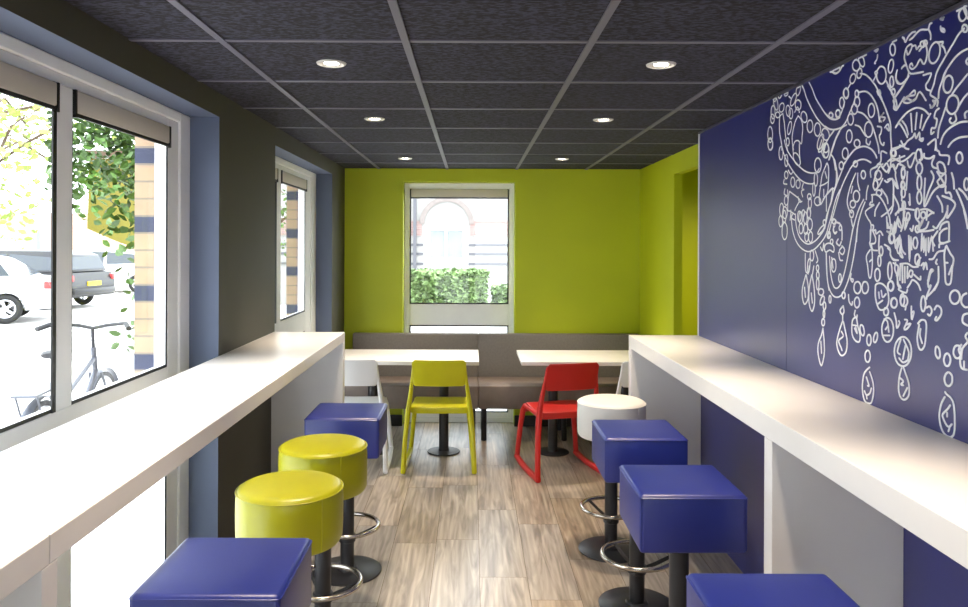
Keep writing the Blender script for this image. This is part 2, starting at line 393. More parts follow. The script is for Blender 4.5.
# windows -----------------------------------------------------------------------------------
def window(n, mp, u0, u1, jl, jr, mull, ztop, rail, z_t1, z_t0, depth=.063, bottom=.09):
    """mp(u,d,z)->world; u along the wall, d outwards. jl/jr jamb widths, mull list of (u0,u1)"""
    root = sempty('window_%d' % n)
    def bx(mb, a0, a1, d0, d1, z0, z1):
        P = [mp(a0,d0,z0), mp(a1,d1,z1)]
        xs, ys, zs = [sorted((P[0][i], P[1][i])) for i in range(3)]
        mb.box(*xs, *ys, *zs)
    fr_ = MB()
    # outer frame
    bx(fr_, u0, u0+jl*.5, 0, depth, 0, ztop); bx(fr_, u1-jr*.5, u1, 0, depth, 0, ztop)
    bx(fr_, u0+jl*.5, u1-jr*.5, 0, depth, ztop-rail*.55, ztop); bx(fr_, u0+jl*.5, u1-jr*.5, 0, depth, 0, bottom*.5)
    struct(fr_, 'window_frame', 'frame', root, bevel=.004, seg=1)
    sash = MB(); d0 = .008
    bx(sash, u0+jl*.5, u0+jl, d0, depth, bottom*.5, ztop-rail*.55); bx(sash, u1-jr, u1-jr*.5, d0, depth, bottom*.5, ztop-rail*.55)
    bx(sash, u0+jl, u1-jr, d0, depth, ztop-rail, ztop-rail*.55)
    bx(sash, u0+jl, u1-jr, d0, depth, z_t0, z_t1); bx(sash, u0+jl, u1-jr, d0, depth, bottom*.5, bottom)
    struct(sash, 'sash', 'frame', root, bevel=.003, seg=1)
    for a, b in mull:
        mm = MB(); bx(mm, a, b, .002, .021, bottom, z_t0); bx(mm, a, b, .002, .021, z_t1, ztop-rail); struct(mm, 'mullion', 'frame', root, bevel=.004, seg=1)
    edges = [u0+jl]+[e for m_ in mull for e in m_]+[u1-jr]
    for k in range(0, len(edges), 2):
        a, b = edges[k], edges[k+1]
        for z0, z1 in ((z_t1, ztop-rail), (bottom, z_t0)):
            p = MB(); bx(p, a+.001, b-.001, .0125, .0175, z0+.001, z1-.001); struct(p, 'pane' if z0 > .5 else 'frosted_pane', 'glass' if z0 > .5 else 'frosted', root)
            gk = MB(); w = .011
            bx(gk, a, a+w, .0085, .012, z0, z1); bx(gk, b-w, b, .0085, .012, z0, z1); bx(gk, a+w, b-w, .0085, .012, z0, z0+w); bx(gk, a+w, b-w, .0085, .012, z1-w, z1)
            struct(gk, 'gasket', 'black', root)
    for a, b in mull:
        gk = MB(); bx(gk, a-.020, a-.0005, .003, .0083, z_t1, ztop-rail); struct(gk, 'guide_rail', 'black', root)
    return root, edges
mpL = lambda u, d, z: (XFR-d, u, z)
mpB = lambda u, d, z: (u, YB+.125+d, z)
mpF = lambda u, d, z: (u, YF-d, z)
w1, e1 = window(1, mpL, W1[0], W1[1], .22, .22, [(2.226, 2.314)], ZO, .076, 1.074, .95)
w2, e2 = window(2, mpL, W2[0], W2[1], .18, .345, [(4.735, 4.832)], ZO, .076, 1.074, .93)
w3, e3 = window(3, mpB, WB[0], WB[1], .048, .048, [], 2.123, .052, 1.05, .862)

# roller blinds in their cassettes
def blind(mp, a, b, z1, z0, d, label):
    root = thing('roller_blind', label, 'blind', mp((a+b)/2, -.004, z0), 0, 'rolled up window blinds')
    L = Vector(root.location)
    def bx(mb, a0, a1, d0, d1, q0, q1):
        P = [Vector(mp(a0,d0,q0))-L, Vector(mp(a1,d1,q1))-L]
        xs, ys, zs = [sorted((P[0][i], P[1][i])) for i in range(3)]; mb.box(*xs, *ys, *zs)
    c = MB(); bx(c, a+.011, b-.011, d, .0080, z0+.012, z1-.002); c.build('cassette', 'blind', root, bevel=.006, seg=2)
    c = MB(); bx(c, a+.011, b-.011, d+.004, .0080, z0, z0+.0115); c.build('bottom_bar', 'black', root)
    for q0, q1 in ((a+.001, a+.0105), (b-.0105, b-.001)):
        c = MB(); bx(c, q0, q1, d-.001, .0082, z0-.004, z1-.002); c.build('end_cap', 'black', root)
    return root
blind(mpL, e1[0], e1[1], 2.057, 1.972, -.005, 'beige blind cassette atop the nearest left window pane')
blind(mpL, e1[2], e1[3], 2.057, 1.972, -.005, 'beige blind cassette atop the left window pane with ivy outside')
blind(mpL, e2[0], e2[1], 2.057, 1.972, -.005, 'beige blind cassette, sliver left of the mullion in the narrow far left window')
blind(mpL, e2[2], e2[3], 2.057, 1.972, -.005, 'beige blind cassette in the narrow far left window')
blind(mpB, e3[0], e3[1], 2.071, 1.985, -.005, 'beige blind cassette atop the window in the lime green wall')

# wall behind the viewer; the unseen window in it is added for frontal daylight fill
fw = MB(); fw.box(-1.30, -.95, YF-.12, YF, 0, ZC+.1); fw.box(.95, 1.45, YF-.12, YF, 0, ZC+.1); fw.box(-.95, .95, YF-.12, YF, 2.1, ZC+.1)
struct(fw, 'wall_front', 'dark_wall')
w4, e4 = window(4, mpF, -.95, .95, .07, .07, [(-.05, .05)], 2.1, .07, 1.07, .95)

# ------------------------------------------------------------------ downlights
def downlight(x, y, label, watts=SPOT_W, cone=76):
    r = thing('recessed_downlight', label, 'ceiling light', (x, y, ZC-.001), 0, 'recessed ceiling downlights')
    a = MB(); a.lathe([(.027, -.0012), (.034, -.0015), (.040, -.003), (.046, -.0065), (.052, -.004), (.054, 0)], n=36); a.build('trim_ring', 'ring', r)
    a = MB(); a.lathe([(0.0005, -.0016), (.0268, -.0014), (.0268, 0), (.0005, 0)], n=28); a.build('lamp_lens', 'lens', r)
    ld = bpy.data.lights.new('downlight_lamp', 'SPOT'); ld.energy = watts; ld.color = (1, .83, .64); ld.spot_size = math.radians(cone); ld.spot_blend = 1.0; ld.shadow_soft_size = .045
    lo = bpy.data.objects.new('downlight_lamp', ld); C.objects.link(lo); lo.parent = r; lo.location = (0, 0, -.02)
    return r
for x, side in ((-.515, 'left'), (.686, 'right')):
    for y, w in ((.315, 0), (1.51, 1), (2.717, 'nearest'), (3.916, 'middle'), (5.71, 'farthest')):
        if w in (0, 1): lb = 'round downlight in the ceiling above the viewer, %s row' % side if w else 'round downlight in the ceiling behind the viewer, %s row' % side
        else: lb = '%s of three round downlights in the %s ceiling row' % (w, side)
        downlight(x, y, lb)

downlight(1.95, 5.5, 'added fill light in the side passage ceiling, out of sight round the corner', 50, 165)  # unseen lamp added to brighten the lime passage wall

# ------------------------------------------------------------------ bar counters
def counter(name, label, x0, x1, z1, th, sections, yend, panels, inner, white_wall_x, support_th):
    r = thing(name, label, 'counter', ((x0+x1)/2, (yend+.6)/2, 0)); L = r.location
    def bx(mb, a, b, c, d, e, f): mb.box(a-L.x, b-L.x, c-L.y, d-L.y, e, f)
    for a, b in sections:
        m_ = MB(); bx(m_, x0, x1, a, b, z1-th, z1); m_.build('countertop', 'white_top', r, bevel=.0015, seg=1)
    for a, b in panels:
        m_ = MB(); bx(m_, x0, x1, a, b, 0, z1-th-.0005); m_.build('support_panel', 'white_top', r, bevel=.0012, seg=1)
    return r
counter('bar_counter', 'long white bar counter along the left windows', XL+.001, -.711, 1.0855, .050,
        [(-1.2, 1.2585), (1.2597, 4.18)], 4.18, [(-1.2, -1.15), (1.236, 1.284), (4.13, 4.18)], 1, XL, .05)
counter('bar_counter', 'long white bar counter along the navy wall with the mural', .911, XR-.001, 1.057, .072,
        [(-1.2, 4.33)], 4.33, [(-1.2, -1.14), (.30, .36), (2.26, 2.32), (4.263, 4.33)], 1, XR, .065)

# ------------------------------------------------------------------ bar stools
SEAT_Z = .781
def stool_base(r, seat_bottom):
    a = MB(); a.lathe([(.001, 0), (.162, 0), (.166, .003), (.166, .007), (.160, .011), (.05, .016), (.045, .024), (.001, .024)], n=56); a.build('base', 'black_metal', r)
    a = MB(); a.lathe([(.033, .02), (.033, seat_bottom-.004)], n=28); a.build('pole', 'black_metal', r)
    a = MB(); a.lathe([(.034, seat_bottom-.014), (.11, seat_bottom-.010), (.11, seat_bottom-.0005)], n=32); a.build('mounting_plate', 'black_metal', r)
    fr_ = MB(); fr_.ring((0, 0, .222), .150, .0105, n=64, m=12); ringo = fr_.build('foot_ring', 'chrome', r)
    for k in range(3):
        an = PI/2+2*PI*k/3+.5; c, s_ = math.cos(an), math.sin(an)
        b = MB(); b.sweep([(c*.031, s_*.031, .165), (c*.08, s_*.08, .185), (c*.143, s_*.143, .216)], (.006, .009), up=(-s_, c, 0), n=8)
        b.build('bracket', 'black_metal', ringo)
    a = MB(); a.lathe([(.034, .145), (.040, .148), (.040, .178), (.034, .181)], n=28); a.build('clamp_collar', 'black_metal', r)
def square_stool(label, loc, w=.345, rz=0):
    r = thing('bar_stool', label, 'stool', loc, rz, 'square blue bar stools')
    h = w/2; zb = SEAT_Z-.192
    bm = MB(); n = 14
    # padded block: subtly crowned top, rounded edges
    a = MB(); a.box(-h, h, -h, h, zb, SEAT_Z-.004); st = a.build('seat', 'blue_vinyl', r, bevel=.013, seg=4)
    p = MB(); q = h-.006
    def loop(z, hh, rad):
        pts = []
        for cx, cy, a0 in ((1,1,0), (-1,1,90), (-1,-1,180), (1,-1,270)):
            for k in range(5):
                an = math.radians(a0+k*22.5); pts.append((cx*(hh-.012)+.012*math.cos(an), cy*(hh-.012)+.012*math.sin(an), z))
        return pts
    p.sweep(loop(SEAT_Z-.014, h+.0005, .0), (.0022, .0022), up=(0,0,1), n=6, closed=True); p.build('seam', 'blue_vinyl', st)
    for cx, cy in ((1,1), (-1,1), (-1,-1), (1,-1)):
        s_ = MB(); e = h-.0035; s_.tube([(cx*e, cy*e, zb+.012), (cx*e, cy*e, SEAT_Z-.016)], .0022, n=6); s_.build('corner_seam', 'blue_vinyl', st)
    # crowned cushion top
    t_ = MB(); vs_ = []; fs = []; N = 12; hh = h-.012
    for i in range(N+1):
        for j in range(N+1):
            u, v = -1+2*i/N, -1+2*j/N
            vs_.append((u*hh, v*hh, SEAT_Z-.0042+.0055*(1-u**4)*(1-v**4)))
    for i in range(N):
        for j in range(N): fs.append((i*(N+1)+j, (i+1)*(N+1)+j, (i+1)*(N+1)+j+1, i*(N+1)+j+1))
    t_.add(vs_, fs, 0, True); t_.build('seat_top', 'blue_vinyl', st)
    stool_base(r, zb)
    return r
def round_stool(label, loc, m='lime_vinyl', group='round lime green bar stools', rz=0):
    r = thing('bar_stool', label, 'stool', loc, rz, group)
    R = .174; zb = SEAT_Z-.192
    a = MB(); a.lathe([(.001, zb), (R-.022, zb), (R-.008, zb+.005), (R-.001, zb+.018), (R+.001, zb+.06), (R+.001, zb+.14), (R-.001, SEAT_Z-.020), (R-.004, SEAT_Z-.014),
                       (R-.008, SEAT_Z-.008), (R-.018, SEAT_Z-.003), (R-.045, SEAT_Z), (R*.5, SEAT_Z+.004), (.001, SEAT_Z+.006)], n=72)
    st = a.build('seat', m, r)
    p = MB(); p.ring((0, 0, SEAT_Z-.0155), R-.0005, .0026, n=72, m=8); p.build('seam', m, st)
    s_ = MB(); an = math.radians(-62); c, q = math.cos(an), math.sin(an)
    s_.tube([(c*R, q*R, zb+.014), (c*(R+.001), q*(R+.001), zb+.07), (c*(R+.001), q*(R+.001), zb+.14), (c*R, q*R, SEAT_Z-.018)], .0028, n=6); s_.build('side_seam', m, st)
    stool_base(r, zb)
    return r
sq = square_stool('square blue stool at the left counter, nearest in the photo', (-.607, 1.87, 0), .345)
dup(sq, (-.597, 3.60, 0), label='square blue stool beyond the two lime stools at the left counter')
dup(sq, (.70, 1.66, 0), label='square blue stool at the right counter, cut off by the bottom edge of photo')
dup(sq, (.714, 2.56, 0), label='square blue stool at the right counter, middle of its three')
dup(sq, (.727, 3.265, 0), label='square blue stool at the right counter, right in front of the white round one')
rd = round_stool('round lime stool just behind the near blue stool at the left counter', (-.603, 2.485, 0), rz=.35)
dup(rd, (-.594, 2.995, 0), rotz=.1, label='round lime stool in front of the far blue stool at the left counter')
dup(rd, (.724, 3.86, 0), rotz=.2, label='round white bar stool at the far end of the right counter', group='round white bar stool',
    swap={M['lime_vinyl']: M['white_vinyl']})

# ------------------------------------------------------------------ bench seating
def bench(x0, x1, label):
    r = thing('bench', label, 'bench', ((x0+x1)/2, 6.2, 0), 0, 'upholstered wall benches'); L = r.location
    def bx(mb, a, b, c, d, e, f): mb.box(a-L.x, b-L.x, c-L.y, d-L.y, e, f)
    m_ = MB(); bx(m_, x0+.0002, x1-.0002, 6.385, 6.475, .30, .812); m_.build('backrest', 'taupe', r, bevel=.007, seg=3)
    m_ = MB(); bx(m_, x0+.0002, x1-.0002, 5.95, 6.384, .265, .45); m_.build('seat', 'brown', r, bevel=.009, seg=3)
    xs = [x0+.045, x1-.045] if x1-x0 < 1.2 else [x0+.045, (x0+x1)/2, x1-.045]
    for X in xs:
        for Y in (6.02, 6.36):
            m_ = MB(); m_.lathe([(.019, 0), (.022, .004), (.022, .266)], (X-L.x, Y-L.y, 0), n=20); m_.build('leg', 'black_metal', r)
    return r
bench(-1.02, .0555, 'taupe wall bench under the window, behind the lime chair')
bench(.0557, 1.44, 'taupe wall bench on the right, behind the red chair')

# ------------------------------------------------------------------ tables
def table(x0, x1, cols_, label):
    r = thing('cafe_table', label, 'table', ((x0+x1)/2, 5.70, 0), 0, 'white cafe tables'); L = r.location
    m_ = MB(); m_.box(x0-L.x, x1-L.x, 5.405-L.y, 6.02-L.y, .702, .730); m_.build('tabletop', 'white_top', r, bevel=.003, seg=2)
    for X in cols_:
        m_ = MB(); m_.lathe([(.001, 0), (.122, 0), (.125, .004), (.122, .009), (.04, .014), (.037, .03), (.001, .03)], (X-L.x, -.02, 0), n=48); b = m_.build('base', 'black_metal', r)
        m_ = MB(); m_.lathe([(.036, .025), (.036, .692)], (X-L.x, -.02, 0), n=28); m_.build('column', 'black_metal', r)
        m_ = MB(); m_.box(X-L.x-.16, X-L.x+.16, -.05, .01, .686, .7015); m_.box(X-L.x-.03, X-L.x+.03, -.2, .18, .687, .7012); m_.build('top_bracket', 'black_metal', r)
    return r
table(-1.02, .054, (-.21, -.753), 'white cafe table by the lime chair')
table(.361, 1.436, (.62, 1.17), 'white cafe table by the red chair')

# ------------------------------------------------------------------ moulded chairs (runner legs)
def make_chair(m, label, loc, rz):
    r = thing('side_chair', label, 'chair', loc, rz, 'moulded plastic side chairs')
    # seat shell
    nx, ny = 16, 14; top = []; 
    for j in range(ny+1):
        v = j/ny; y = -.20+.415*v
        hw = .200-.012*v
        z = .443+.016*v-.012*math.sin(PI*v)
        if v > .8: z -= .05*((v-.8)/.2)**2
        for i in range(nx+1):
            u = -1+2*i/nx
            rr_ = 0
            yy_ = y+(.018*(abs(u)**6) if v < .2 else 0)*(1-v/.2) - (.03*abs(u)**5)*max(0, (v-.7)/.3)
            zz = z-.008*(1-u*u)*math.sin(PI*v)+.0
            top.append((u*hw, yy_, zz))
    th = [.046-.030*math.sin(PI*min(1, (j/ny)/1.0)) for j in range(ny+1)]
    bot = [(x_, y_, z_-th[k//(nx+1)]) for k, (x_, y_, z_) in enumerate(top)]
    N = len(top); fs = []; W = nx+1
    for j in range(ny):
        for i in range(nx):
            a, b, c, d = j*W+i, j*W+i+1, (j+1)*W+i+1, (j+1)*W+i
            fs.append((a, b, c, d)); fs.append((N+a, N+d, N+c, N+b))
    for i in range(nx): fs.append((i, N+i, N+i+1, i+1)); k = ny*W+i; fs.append((k, k+1, N+k+1, N+k))
    for j in range(ny): a = j*W; fs.append((a, a+W, N+a+W, N+a)); a = j*W+nx; fs.append((a, N+a, N+a+W, a+W))
    s_ = MB(); s_.add(top+bot, fs, 0, True); s_.build('seat', m, r, bevel=.006, seg=3)
    # backrest: gently dished panel with rounded corners
    nx, nz = 20, 10; fr_ = []; bk = []
    for j in range(nz+1):
        v = j/nz
        for i in range(nx+1):
            u = -1+2*i/nx
            e = 1-abs(u)
            rad = .10
            zlo, zhi = .598+.0*u, .786
            cut = .020*max(0, 1-e/rad)**2
            z = zlo+cut*.9+(zhi-zlo-cut*1.9)*v
            y = -.222-.050*v-.022*(1-u*u)
            fr_.append((u*.187, y, z)); bk.append((u*.187, y-.013, z))
    N = len(fr_); W = nx+1; fs = []
    for j in range(nz):
        for i in range(nx):
            a, b, c, d = j*W+i, j*W+i+1, (j+1)*W+i+1, (j+1)*W+i
            fs.append((a, d, c, b)); fs.append((N+a, N+b, N+c, N+d))
    for i in range(nx): fs.append((i, i+1, N+i+1, N+i)); k = nz*W+i; fs.append((k, N+k, N+k+1, k+1))
    for j in range(nz): a = j*W; fs.append((a, N+a, N+a+W, a+W)); a = j*W+nx; fs.append((a, a+W, N+a+W, N+a))
    s_ = MB(); s_.add(fr_+bk, fs, 0, True); s_.build('backrest', m, r, bevel=.004, seg=2)
    for sx in (-1, 1):
        # rear leg runs up into the backrest edge
        pts = [(.245*sx, -.262, .012), (.241*sx, -.250, .12), (.232*sx, -.228, .27), (.219*sx, -.208, .40), (.210*sx, -.203, .47), (.197*sx, -.213, .56), (.185*sx, -.236, .66), (.178*sx, -.262, .76)]
        sz = [(.0175, .020), (.017, .021), (.017, .022), (.018, .027), (.017, .025), (.014, .018), (.011, .013), (.007, .008)]
        s_ = MB(); s_.sweep(pts, sz, n=14, power=3.2); s_.build('rear_leg', m, r)
        pts = [(.230*sx, .215, .040), (.223*sx, .212, .12), (.209*sx, .203, .27), (.195*sx, .188, .38), (.186*sx, .160, .425)]
        sz = [(.017, .019), (.0165, .019), (.0165, .021), (.0175, .023), (.016, .016)]
        s_ = MB(); s_.sweep(pts, sz, n=14, power=3.2); s_.build('front_leg', m, r)
        pts = [(.245*sx, -.276, .0165), (.243*sx, -.18, .0155), (.240*sx, -.06, .0155), (.237*sx, .03, .0165), (.235*sx, .10, .022), (.232*sx, .17, .031), (.230*sx, .228, .040)]
        s_ = MB(); s_.sweep([(a, b, c+.004) for a, b, c in pts], (.0175, .0195), n=14, power=3.2); s_.build('runner', m, r)
        # side rail under the seat joining both legs
        pts = [(.212*sx, -.205, .425), (.202*sx, -.10, .420), (.192*sx, .05, .420), (.186*sx, .17, .420)]
        s_ = MB(); s_.sweep(pts, [(.014, .018), (.011, .012), (.011, .012), (.014, .014)], n=12, power=3); s_.build('seat_rail', m, r)
    return r
c0 = make_chair('lime_plastic', 'lime green plastic chair at the left table', (-.224, 5.40, 0), 0)
sw = lambda k: {M['lime_plastic']: M[k]}
dup(c0, (.61, 5.27, 0), math.radians(15), 'red plastic chair with runner legs, turned a little, at the right table', swap=sw('red_plastic'))
dup(c0, (-.834, 5.40, 0), 0, 'white plastic chair beyond the far blue stool at the left table', swap=sw('white_gloss'))
dup(c0, (1.215, 5.38, 0), 0, 'white plastic chair mostly hidden by the right counter end', swap=sw('white_gloss'))

# ------------------------------------------------------------------ outside
gd = MB(); gd.box(-60, 60, -20, 90, -.12, -.06); struct(gd, 'ground', 'asphalt')

def car(name, label, loc, rotz, paint, wagon=False, group='parked cars'):
    """local x forward, length 4.4"""
    r = thing(name, label, 'car', loc, rotz, group)
    def arch(cx, R=.36, n=10): return [(cx+R*math.cos(PI-PI*k/n), .27+R*math.sin(PI-PI*k/n)) for k in range(n+1)]
    low = [(-2.15, .30)]+arch(-1.35)+arch(1.32)+[(2.1, .27), (2.18, .42), (2.12, .64), (1.95, .74), (1.05, .88), (-1.75, .93), (-2.08, .90), (-2.2, .66), (-2.2, .42)]
    b = MB(); n = len(low)
    hw = .86
    rows = [(-hw+.10, .985), (-hw+.02, .996), (-hw, 1.0), (hw, 1.0), (hw-.02, .996), (hw-.10, .985)]
    vs_ = []
    for y, k in rows:
        for px_, pz in low: vs_.append((px_*k, y, .5+(pz-.5)*k))
    fs = []
    for a in range(len(rows)-1):
        for i in range(n): fs.append((a*n+i, a*n+(i+1) % n, (a+1)*n+(i+1) % n, (a+1)*n+i))
    fs += [tuple(range(n-1, -1, -1)), tuple((len(rows)-1)*n+i for i in range(n))]
    b.add(vs_, fs, 0, True); b.build('body', paint, r)
    if wagon: roof = [(-2.02, .92), (-1.86, 1.34), (-1.5, 1.44), (.0, 1.45), (.35, 1.36), (1.1, .88)]
    else: roof = [(-1.85, .92), (-1.25, 1.32), (-.75, 1.42), (-.05, 1.43), (.32, 1.34), (1.1, .88)]
    def cab(mb, shr, zs, grow):
        vs_ = []; 
        for side in (-1, 1):
            for px_, pz in roof:
                t = (pz-.9)/.55; vs_.append((px_*zs, side*(.80-.17*max(0, t)+grow), pz-shr))
        k = len(roof); fs = [(i, (i+1) % k, k+(i+1) % k, k+i) for i in range(k)]+[tuple(range(k-1, -1, -1)), tuple(range(k, 2*k))]
        mb.add(vs_, fs)
    c = MB(); cab(c, 0, 1, 0); c.build('cabin', paint, r, bevel=.03, seg=2)
    # side windows and screens sit on the cabin
    def inset(mb, poly, side):
        vs_ = []
        for px_, pz in poly:
            t = (pz-.9)/.55; yv = .80-.17*max(0, t)
            vs_.append((px_, side*(yv+.006), pz))
        for px_, pz in poly:
            t = (pz-.9)/.55; vs_.append((px_, side*(.80-.17*max(0, t)-.01), pz))
        k = len(poly); mb.add(vs_, [tuple(range(k)), tuple(range(2*k-1, k-1, -1))]+[(i, (i+1) % k, k+(i+1) % k, k+i) for i in range(k)])
    back = -1.8 if wagon else -1.42
    for side in (-1, 1):
        for poly in ([(back, .97), (back+.22, 1.28), (-.40, 1.36), (-.40, .95)], [(-.32, .95), (-.32, 1.36), (.02, 1.36), (.30, 1.28), (.80, .95)]):
            w_ = MB(); inset(w_, poly, side); w_.build('side_window', 'car_glass', r)
    rx0, rx1 = (-2.0, -1.88) if wagon else (-1.78, -1.29)
    z0, z1 = (.98, 1.30)
    w_ = MB(); w_.add([(rx0-.012, -.70, z0), (rx0-.012, .70, z0), (rx1-.012, .62, z1), (rx1-.012, -.62, z1), (rx0+.03, -.70, z0), (rx0+.03, .70, z0), (rx1+.03, .62, z1), (rx1+.03, -.62, z1)],
        [(0,1,2,3),(7,6,5,4),(0,4,5,1),(1,5,6,2),(2,6,7,3),(3,7,4,0)]); w_.build('rear_window', 'car_glass', r)
    w_ = MB(); w_.add([(1.04, -.70, .93), (1.04, .70, .93), (.40, .60, 1.33), (.40, -.60, 1.33), (.99, -.70, .90), (.99, .70, .90), (.36, .60, 1.30), (.36, -.60, 1.30)],
        [(0,1,2,3),(7,6,5,4),(0,4,5,1),(1,5,6,2),(2,6,7,3),(3,7,4,0)]); w_.build('windscreen', 'car_glass', r)
    for cx in (-1.35, 1.32):
        for side in (-1, 1):
            w_ = MB(); pts = []
            yy_ = side*.775
            w_.ring((cx, yy_, .305), .235, .07, n=32, m=10, axis='y'); tyre = w_.build('wheel', 'tyre', r)
            w_ = MB(); w_.ring((cx, yy_+side*.045, .305), .175, .018, n=28, m=6, axis='y')
            for k in range(5):
                a_ = 2*PI*k/5; w_.sweep([(cx, yy_+side*.05, .305), (cx+.175*math.cos(a_), yy_+side*.05, .305+.175*math.sin(a_))], (.012, .032), up=(0,1,0), n=6)
            w_.build('rim', 'rim', tyre)
    for side in (-1, 1):
        w_ = MB(); w_.box(-2.205, -2.03, side*.80-.045, side*.80+.05, .70, .84); w_.build('tail_light', 'tail', r, bevel=.015, seg=2)
    w_ = MB(); w_.box(-2.222, -2.203, -.26, .26, .57, .68); w_.build('number_plate', 'plate', r)
    w_ = MB(); w_.box(-2.27, -2.15, -.82, .82, .36, .52); w_.build('bumper', paint, r, bevel=.04, seg=2)
    return r
GZ = -.06
car('car', 'silver saloon car parked outside, seen in the nearest left window pane', (-10.95, 15.2, GZ), math.radians(204), 'sedan')
car('car', 'dark grey estate car with a yellow rear plate, parked outside', (-11.75, 19.2, GZ), math.radians(172), 'dark_car', True)
car('car', 'white car parked behind the dark estate car outside', (-12.6, 25.0, GZ), math.radians(200), 'white_car')

# railings and brick wall across the car park
fr_ = thing('railing_fence', 'blue grey metal railings beyond the parked cars', 'fence', (-24.0, 27.5, GZ))
m_ = MB(); m_.box(-8, 8, -.025, .025, .25, .31); m_.box(-8, 8, -.025, .025, 1.75, 1.81); m_.build('rail', 'fence', fr_)
m_ = MB()
for k in range(133): X = -8+k*.12; m_.box(X-.014, X+.014, -.014, .014, 0, 1.95)
o_ = m_.build('bars', 'fence', fr_)
for X in (-8, -4, 0, 4, 8):
    m_ = MB(); m_.box(X-.05, X+.05, -.05, .05, 0, 2.1); m_.build('post', 'fence', fr_)
m_ = MB(); m_.box(-40, -6, 33.0, 33.3, GZ, 2.9); tag(m_.build('brick_wall', 'far_brick'), 'long brown brick wall behind the railings outside', 'wall', kind='structure')

# bicycle parked outside the window
def bicycle(label, loc, rotz):
    r = thing('bicycle', label, 'bicycle', loc, rotz)
    fx, rx, wr_ = .53, -.53, .335
    for X in (rx, fx):
        w_ = MB(); w_.ring((X, 0, wr_), wr_-.018, .018, n=48, m=8, axis='y'); wh = w_.build('wheel', 'bike_dark', r)
        w_ = MB(); w_.ring((X, 0, wr_), wr_-.042, .010, n=48, m=6, axis='y'); w_.build('rim', 'rim', wh)
        w_ = MB()
        for k in range(20):
            a_ = 2*PI*k/20; w_.tube([(X+.02*math.cos(a_+.5), 0, wr_+.02*math.sin(a_+.5)), (X+(wr_-.045)*math.cos(a_), 0, wr_+(wr_-.045)*math.sin(a_))], .0016, n=4)
        w_.build('spokes', 'rim', wh)
        w_ = MB(); w_.sweep([(X, -.035, wr_), (X, .035, wr_)], (.022, .022), up=(0,0,1), n=12); w_.build('hub', 'rim', wh)
        w_ = MB(); pts = [(X+(wr_+.025)*math.cos(a_), 0, wr_+(wr_+.025)*math.sin(a_)) for a_ in [math.radians(d) for d in range(20, 171, 10)]]
        w_.sweep(pts, (.028, .003), up=(0,1,0), n=8); w_.build('mudguard', 'bike', r)
    f = MB()
    bb_, st_, ht, hb = (-.08, 0, .30), (-.22, 0, .78), (.34, 0, .88), (.38, 0, .70)
    f.tube([bb_, st_], .016); f.tube([(bb_[0], 0, .31), hb], .019); f.tube([(-.17, 0, .62), (.36, 0, .80)], .016); f.tube([ht, hb], .019)
    for s_ in (-1, 1): f.tube([(-.08, s_*.03, .30), (rx, s_*.055, wr_)], .009); f.tube([(-.2, s_*.02, .72), (rx, s_*.055, wr_)], .008)
    f.build('frame', 'bike', r)
    f = MB()
    for s_ in (-1, 1): f.tube([(.385, s_*.04, .69), (.43, s_*.05, .60), (fx, s_*.055, wr_)], .010)
    f.build('fork', 'bike', r)
    f = MB(); f.tube([(-.22, 0, .76), (-.25, 0, .90)], .013); sp_ = f.build('seat_post', 'rim', r)
    f = MB(); f.sweep([(-.40, 0, .925), (-.34, 0, .93), (-.25, 0, .925), (-.15, 0, .92), (-.09, 0, .912)], [(.06, .018), (.085, .026), (.07, .024), (.035, .02), (.018, .014)], up=(0,1,0), n=12); f.build('saddle', 'bike_dark', r)
    f = MB(); f.tube([(.34, 0, .87), (.32, 0, 1.02)], .012); f.tube([(.18, -.29, 1.04), (.26, -.24, 1.06), (.34, -.10, 1.04), (.33, 0, 1.02), (.34, .10, 1.04), (.26, .24, 1.06), (.18, .29, 1.04)], .013); hb_ = f.build('handlebar', 'bike_dark', r)
    for s_ in (-1, 1):
        f = MB(); f.tube([(.14, s_*.305, 1.035), (.24, s_*.255, 1.057)], .018); f.build('grip', 'bike_dark', hb_)
        f = MB(); f.tube([(.36, s_*.10, 1.02), (.33, s_*.20, 1.02), (.24, s_*.26, 1.015)], .006); f.build('brake_lever', 'rim', hb_)
    f = MB(); f.ring((-.08, .045, .30), .09, .007, n=32, m=6, axis='y'); cr = f.build('chainring', 'rim', r)
    for s_ in (-1, 1):
        f = MB(); f.tube([(-.08, s_*.06, .30), (-.08+s_*.12, s_*.07, .30-s_*.11)], .009); f.build('crank', 'rim', cr)
        f = MB(); f.box(-.08+s_*.12-.05, -.08+s_*.12+.05, s_*.115-.045, s_*.115+.045, .30-s_*.11-.012, .30-s_*.11+.012); f.build('pedal', 'bike_dark', cr)
    f = MB(); f.box(-.78, -.32, -.07, .07, .735, .748); f.tube([(-.74, .06, .735), (rx, .055, wr_)], .006); f.tube([(-.74, -.06, .735), (rx, -.055, wr_)], .006); f.build('luggage_rack', 'bike', r)
    f = MB()
    for k in range(9): X = .44+k*.03; f.box(X-.002, X+.002, -.17, .17, .76, .764); 
    for z in (.78, .85, .92, .98):
        f.tube([(.43, -.18, z), (.70, -.18, z), (.70, .18, z), (.43, .18, z)], .004, closed=True)
    for k in range(10):
        X = .43+k*.03
        for s_ in (-1, 1): f.tube([(X, s_*.17, .762), (X, s_*.18, .98)], .002, n=4)
    f.build('basket', 'rim', r)
    f = MB(); f.tube([(-.05, -.04, .29), (.02, -.22, -.0+.012)], .008); f.build('kickstand', 'bike_dark', r)
    return r
bicycle('grey bicycle with front basket parked outside the left window', (-2.71, 5.10, GZ), math.radians(98))

